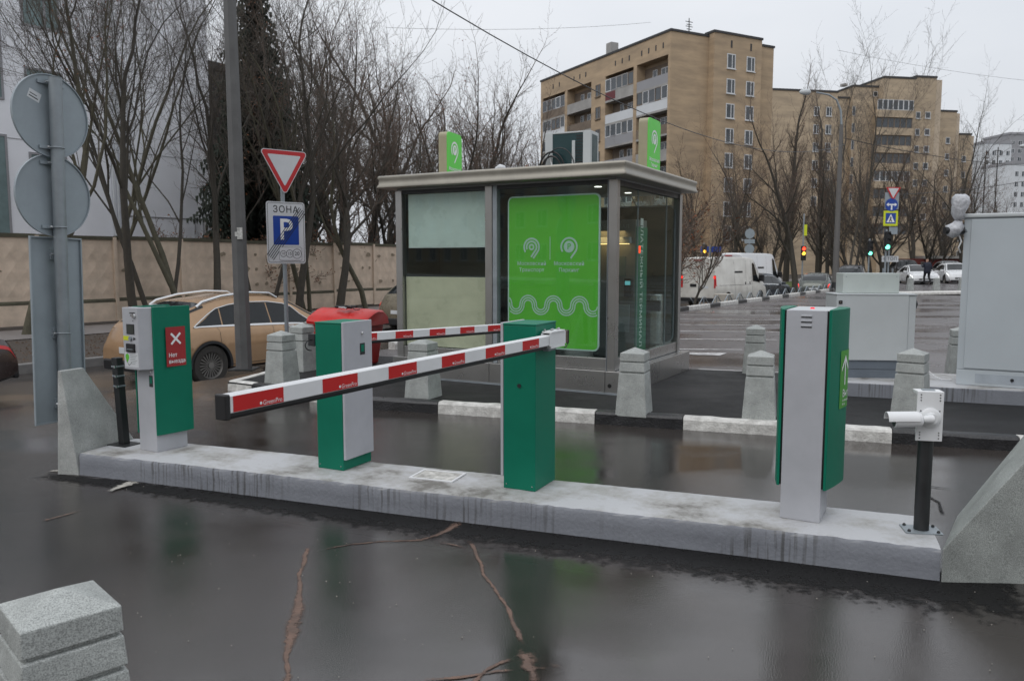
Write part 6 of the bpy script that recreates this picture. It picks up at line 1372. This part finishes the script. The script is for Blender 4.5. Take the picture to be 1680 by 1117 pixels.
MB().tube([(0, .05, 0), (0, .05, 3.3)], .05, 6).build('pole', 'galv', t); MB().box(-.75, -.1, -.02, .02, 2.75, 3.2).box(.1, .85, -.02, .02, 2.75, 3.2).build('plate', 'blue', t)
# low crossed railing at the far kerb, concrete cube
rl_ = E('low_railing', 'low grey railing of crossed bars along the far lot kerb', 'railing', ST(2.0, .55, -.35), sa)
for i in range(20):
    x = i * 1.3
    for q_ in (0, 1): MB().tube([(x, 0, 0 if q_ else .75), (x + 1.15, 0, .75 if q_ else 0)], .02, 5).build('cross_bar', 'galv', rl_)
    MB().tube([(x + 1.22, 0, 0), (x + 1.22, 0, .7)], .022, 5).build('upright', 'galv', rl_)
tag(MB().box(-.3, .3, -.3, .3, 0, .85).build('concrete_cube', mat('rough_concrete', (.42, .39, .34), .85), None, .02, loc=(*ST(6.3, .9)[:2], -.45), rz=sa), 'small pale concrete cube at the kerb beside the van', 'concrete block')
o = MB().prism([(0, 0), (4.6, .15), (4.6, .3), (0, .2)], 0, 3.0, 'y').build('speed_ramp', 'kerbw', None, .02, loc=(AX(1482, 36), 36, .1)); o['kind'] = 'structure'; o.name = 'kerb_island'; o.scale = (.9, .5, .6)
# red hut under the trees
t = E('red_hut', 'low dark red wall under the trees behind the walking person', 'building', (AX(1478, 72), 72, 0)); MB().box(0, 6.4, 0, 2, 0, 1.9).build('wall', mat('red_wall', (.13, .025, .022), .8), t); MB().box(1.8, 6.2, -.3, 2.2, 1.91, 2.15).build('roof', 'parapet', t)

# ================================================================== PERSON
def person():
    loc = (AX(1519, 53), 53, .1); p = E('person', 'walking person in dark blue coat and black trousers', 'person', loc, R(95))
    J = {'pel': (0, 0, .95), 'che': (.03, 0, 1.25), 'nec': (.05, 0, 1.48), 'head': (.07, 0, 1.60), 'top': (.07, 0, 1.74), 'hl': (0, .10, .92), 'kl': (.16, .11, .52), 'al': (.10, .11, .09), 'tl': (.26, .12, .04), 'hr': (0, -.10, .92), 'kr': (-.02, -.11, .50), 'ar': (-.30, -.11, .12), 'tr': (-.16, -.11, .04),
         'sl': (.03, .19, 1.42), 'el': (.13, .24, 1.16), 'wl': (.36, .20, 1.30), 'sr': (.03, -.19, 1.42), 'er': (-.05, -.25, 1.12), 'wr': (.10, -.24, .90)}
    nm = list(J); ed = [('pel', 'che'), ('che', 'nec'), ('nec', 'head'), ('head', 'top'), ('pel', 'hl'), ('hl', 'kl'), ('kl', 'al'), ('al', 'tl'), ('pel', 'hr'), ('hr', 'kr'), ('kr', 'ar'), ('ar', 'tr'), ('che', 'sl'), ('sl', 'el'), ('el', 'wl'), ('che', 'sr'), ('sr', 'er'), ('er', 'wr')]
    rad = dict(pel=.17, che=.19, nec=.07, head=.10, top=.085, hl=.105, kl=.075, al=.05, tl=.04, hr=.105, kr=.075, ar=.05, tr=.04, sl=.085, el=.065, wl=.045, sr=.085, er=.065, wr=.045)
    me = bpy.data.meshes.new('body'); me.from_pydata([J[n] for n in nm], [(nm.index(a), nm.index(b_)) for a, b_ in ed], []); o = bpy.data.objects.new('body_tmp', me); C.objects.link(o)
    sk_ = o.modifiers.new('s', 'SKIN'); o.modifiers.new('u', 'SUBSURF').levels = 2
    for i, n in enumerate(nm):
        me.skin_vertices[0].data[i].radius = (rad[n], rad[n]); me.skin_vertices[0].data[i].use_root = (n == 'pel')
    dg = bpy.context.evaluated_depsgraph_get(); m2 = bpy.data.meshes.new_from_object(o.evaluated_get(dg)); bpy.data.objects.remove(o)
    coat = mat('navy_coat', (.016, .02, .036), .8); trs = mat('black_trousers', (.012, .012, .014), .85); skin = mat('skin', (.45, .27, .2), .6); hair = mat('knit_cap', (.10, .075, .05), .9)
    for m_ in (coat, trs, skin, hair): m2.materials.append(m_)
    for q_ in m2.polygons:
        z = q_.center.z; x = q_.center.x; q_.material_index = 1 if z < .86 else (0 if z < 1.50 else (3 if z > 1.66 else 2)); q_.use_smooth = True
    place('body', m2, p)
    cb = MB().lathe([(.21, .74), (.215, .95), (.20, 1.15), (.21, 1.38), (.10, 1.49)], 18, 'z', (.02, 0, 0)); cb.build('coat', coat, p, smooth='all')
    MB().tube([(.15, 0, 1.62), (.19, 0, 1.60)], [.03, .012], 8).build('nose', skin, p)
    MB().box(.30, .46, .05, .22, 1.30, 1.52).build('held_bundle', mat('bundle', (.06, .055, .05), .8), p, .03)
person()

# ================================================================== OVERHEAD WIRES
def wire(label, a, b_, sag, r):
    pts = [(lerp(a[0], b_[0], t), lerp(a[1], b_[1], t), lerp(a[2], b_[2], t) - sag * 4 * t * (1 - t)) for t in [i / 24 for i in range(25)]]
    tag(MB().tube(pts, r, 5).build('overhead_cable', 'dark', None, smooth=True), label, 'cable', 'overhead cables')
def at(px, py, d): return (AX(px, d), d, (430 - py) / F * d + 1.6)
wire('thick cable crossing the sky in front of the yellow brick block', at(660, -14, 15), at(1375, 242, 42), 1.4, .013)
wire('cable from the street lamp pole past the tan brick block', at(1375, 232, 42), at(1760, 275, 60), .5, .02)
wire('cable low over the dark trees at right', at(1440, 322, 50), at(1760, 280, 60), .4, .02)
wire('faint cable high in the sky left of the brick block', at(640, 60, 70), at(1060, 52, 90), .4, .014)
wire('faint cable in the sky right of the tan block', at(1360, 95, 90), at(1760, 150, 100), .5, .014)

# ================================================================== UNSEEN BLOCKS AND TREES (added to darken front faces and kiosk reflections)
b = E('added_rear_block', 'unseen brick block added behind the viewer to darken front faces and kiosk reflections', 'building', (-104, -30, 0), 0)
MB().box(0, 140, -12, 0, 0, 12).build('wall', 'brick2', b); MB().box(-.2, 140.2, -12.2, .2, 12.001, 12.4).build('roof', 'roofdark', b)
for i in range(3):
    for j in range(32): o = window(b, 3 + 4.2 * j, 2.6 + 3.4 * i, 1.8, 1.7, '-y', .003); o.rotation_euler = (0, 0, math.pi)
for i, (x, kd) in enumerate(((-14, 'b1'), (-6, 'b2'), (3, 'b3'), (11, 'b1'), (19, 'b2'))): tree(kd, 'bare_tree', ['first', 'second', 'third', 'fourth', 'fifth'][i] + ' unseen tree added behind the viewer to darken reflections, counted from the left', (x, -22, 0), .9, R(70 * i), 'unseen trees added behind the viewer')

b = E('added_right_block', 'unseen brick block added outside the right picture edge to darken kiosk reflections', 'building', (62, 20, 0), R(70))  # out of view, added with its trees so the side glass reflects darker
MB().box(0, 60, 0, 12, 0, 14).build('wall', 'brick2', b); MB().box(-.2, 60.2, -.2, 12.2, 14.001, 14.4).build('roof', 'roofdark', b)
for i, (x, y, kd) in enumerate(((44, 34, 'b1'), (50, 42, 'b2'), (40, 24, 'b3'), (56, 50, 'b1'), (48, 28, 'b2'))): tree(kd, 'bare_tree', ['first', 'second', 'third', 'fourth', 'fifth'][i] + ' unseen tree added outside the right picture edge to darken kiosk reflections', (x, y, .1), 1.2, R(70 * i), 'unseen trees added right of the parking lot')
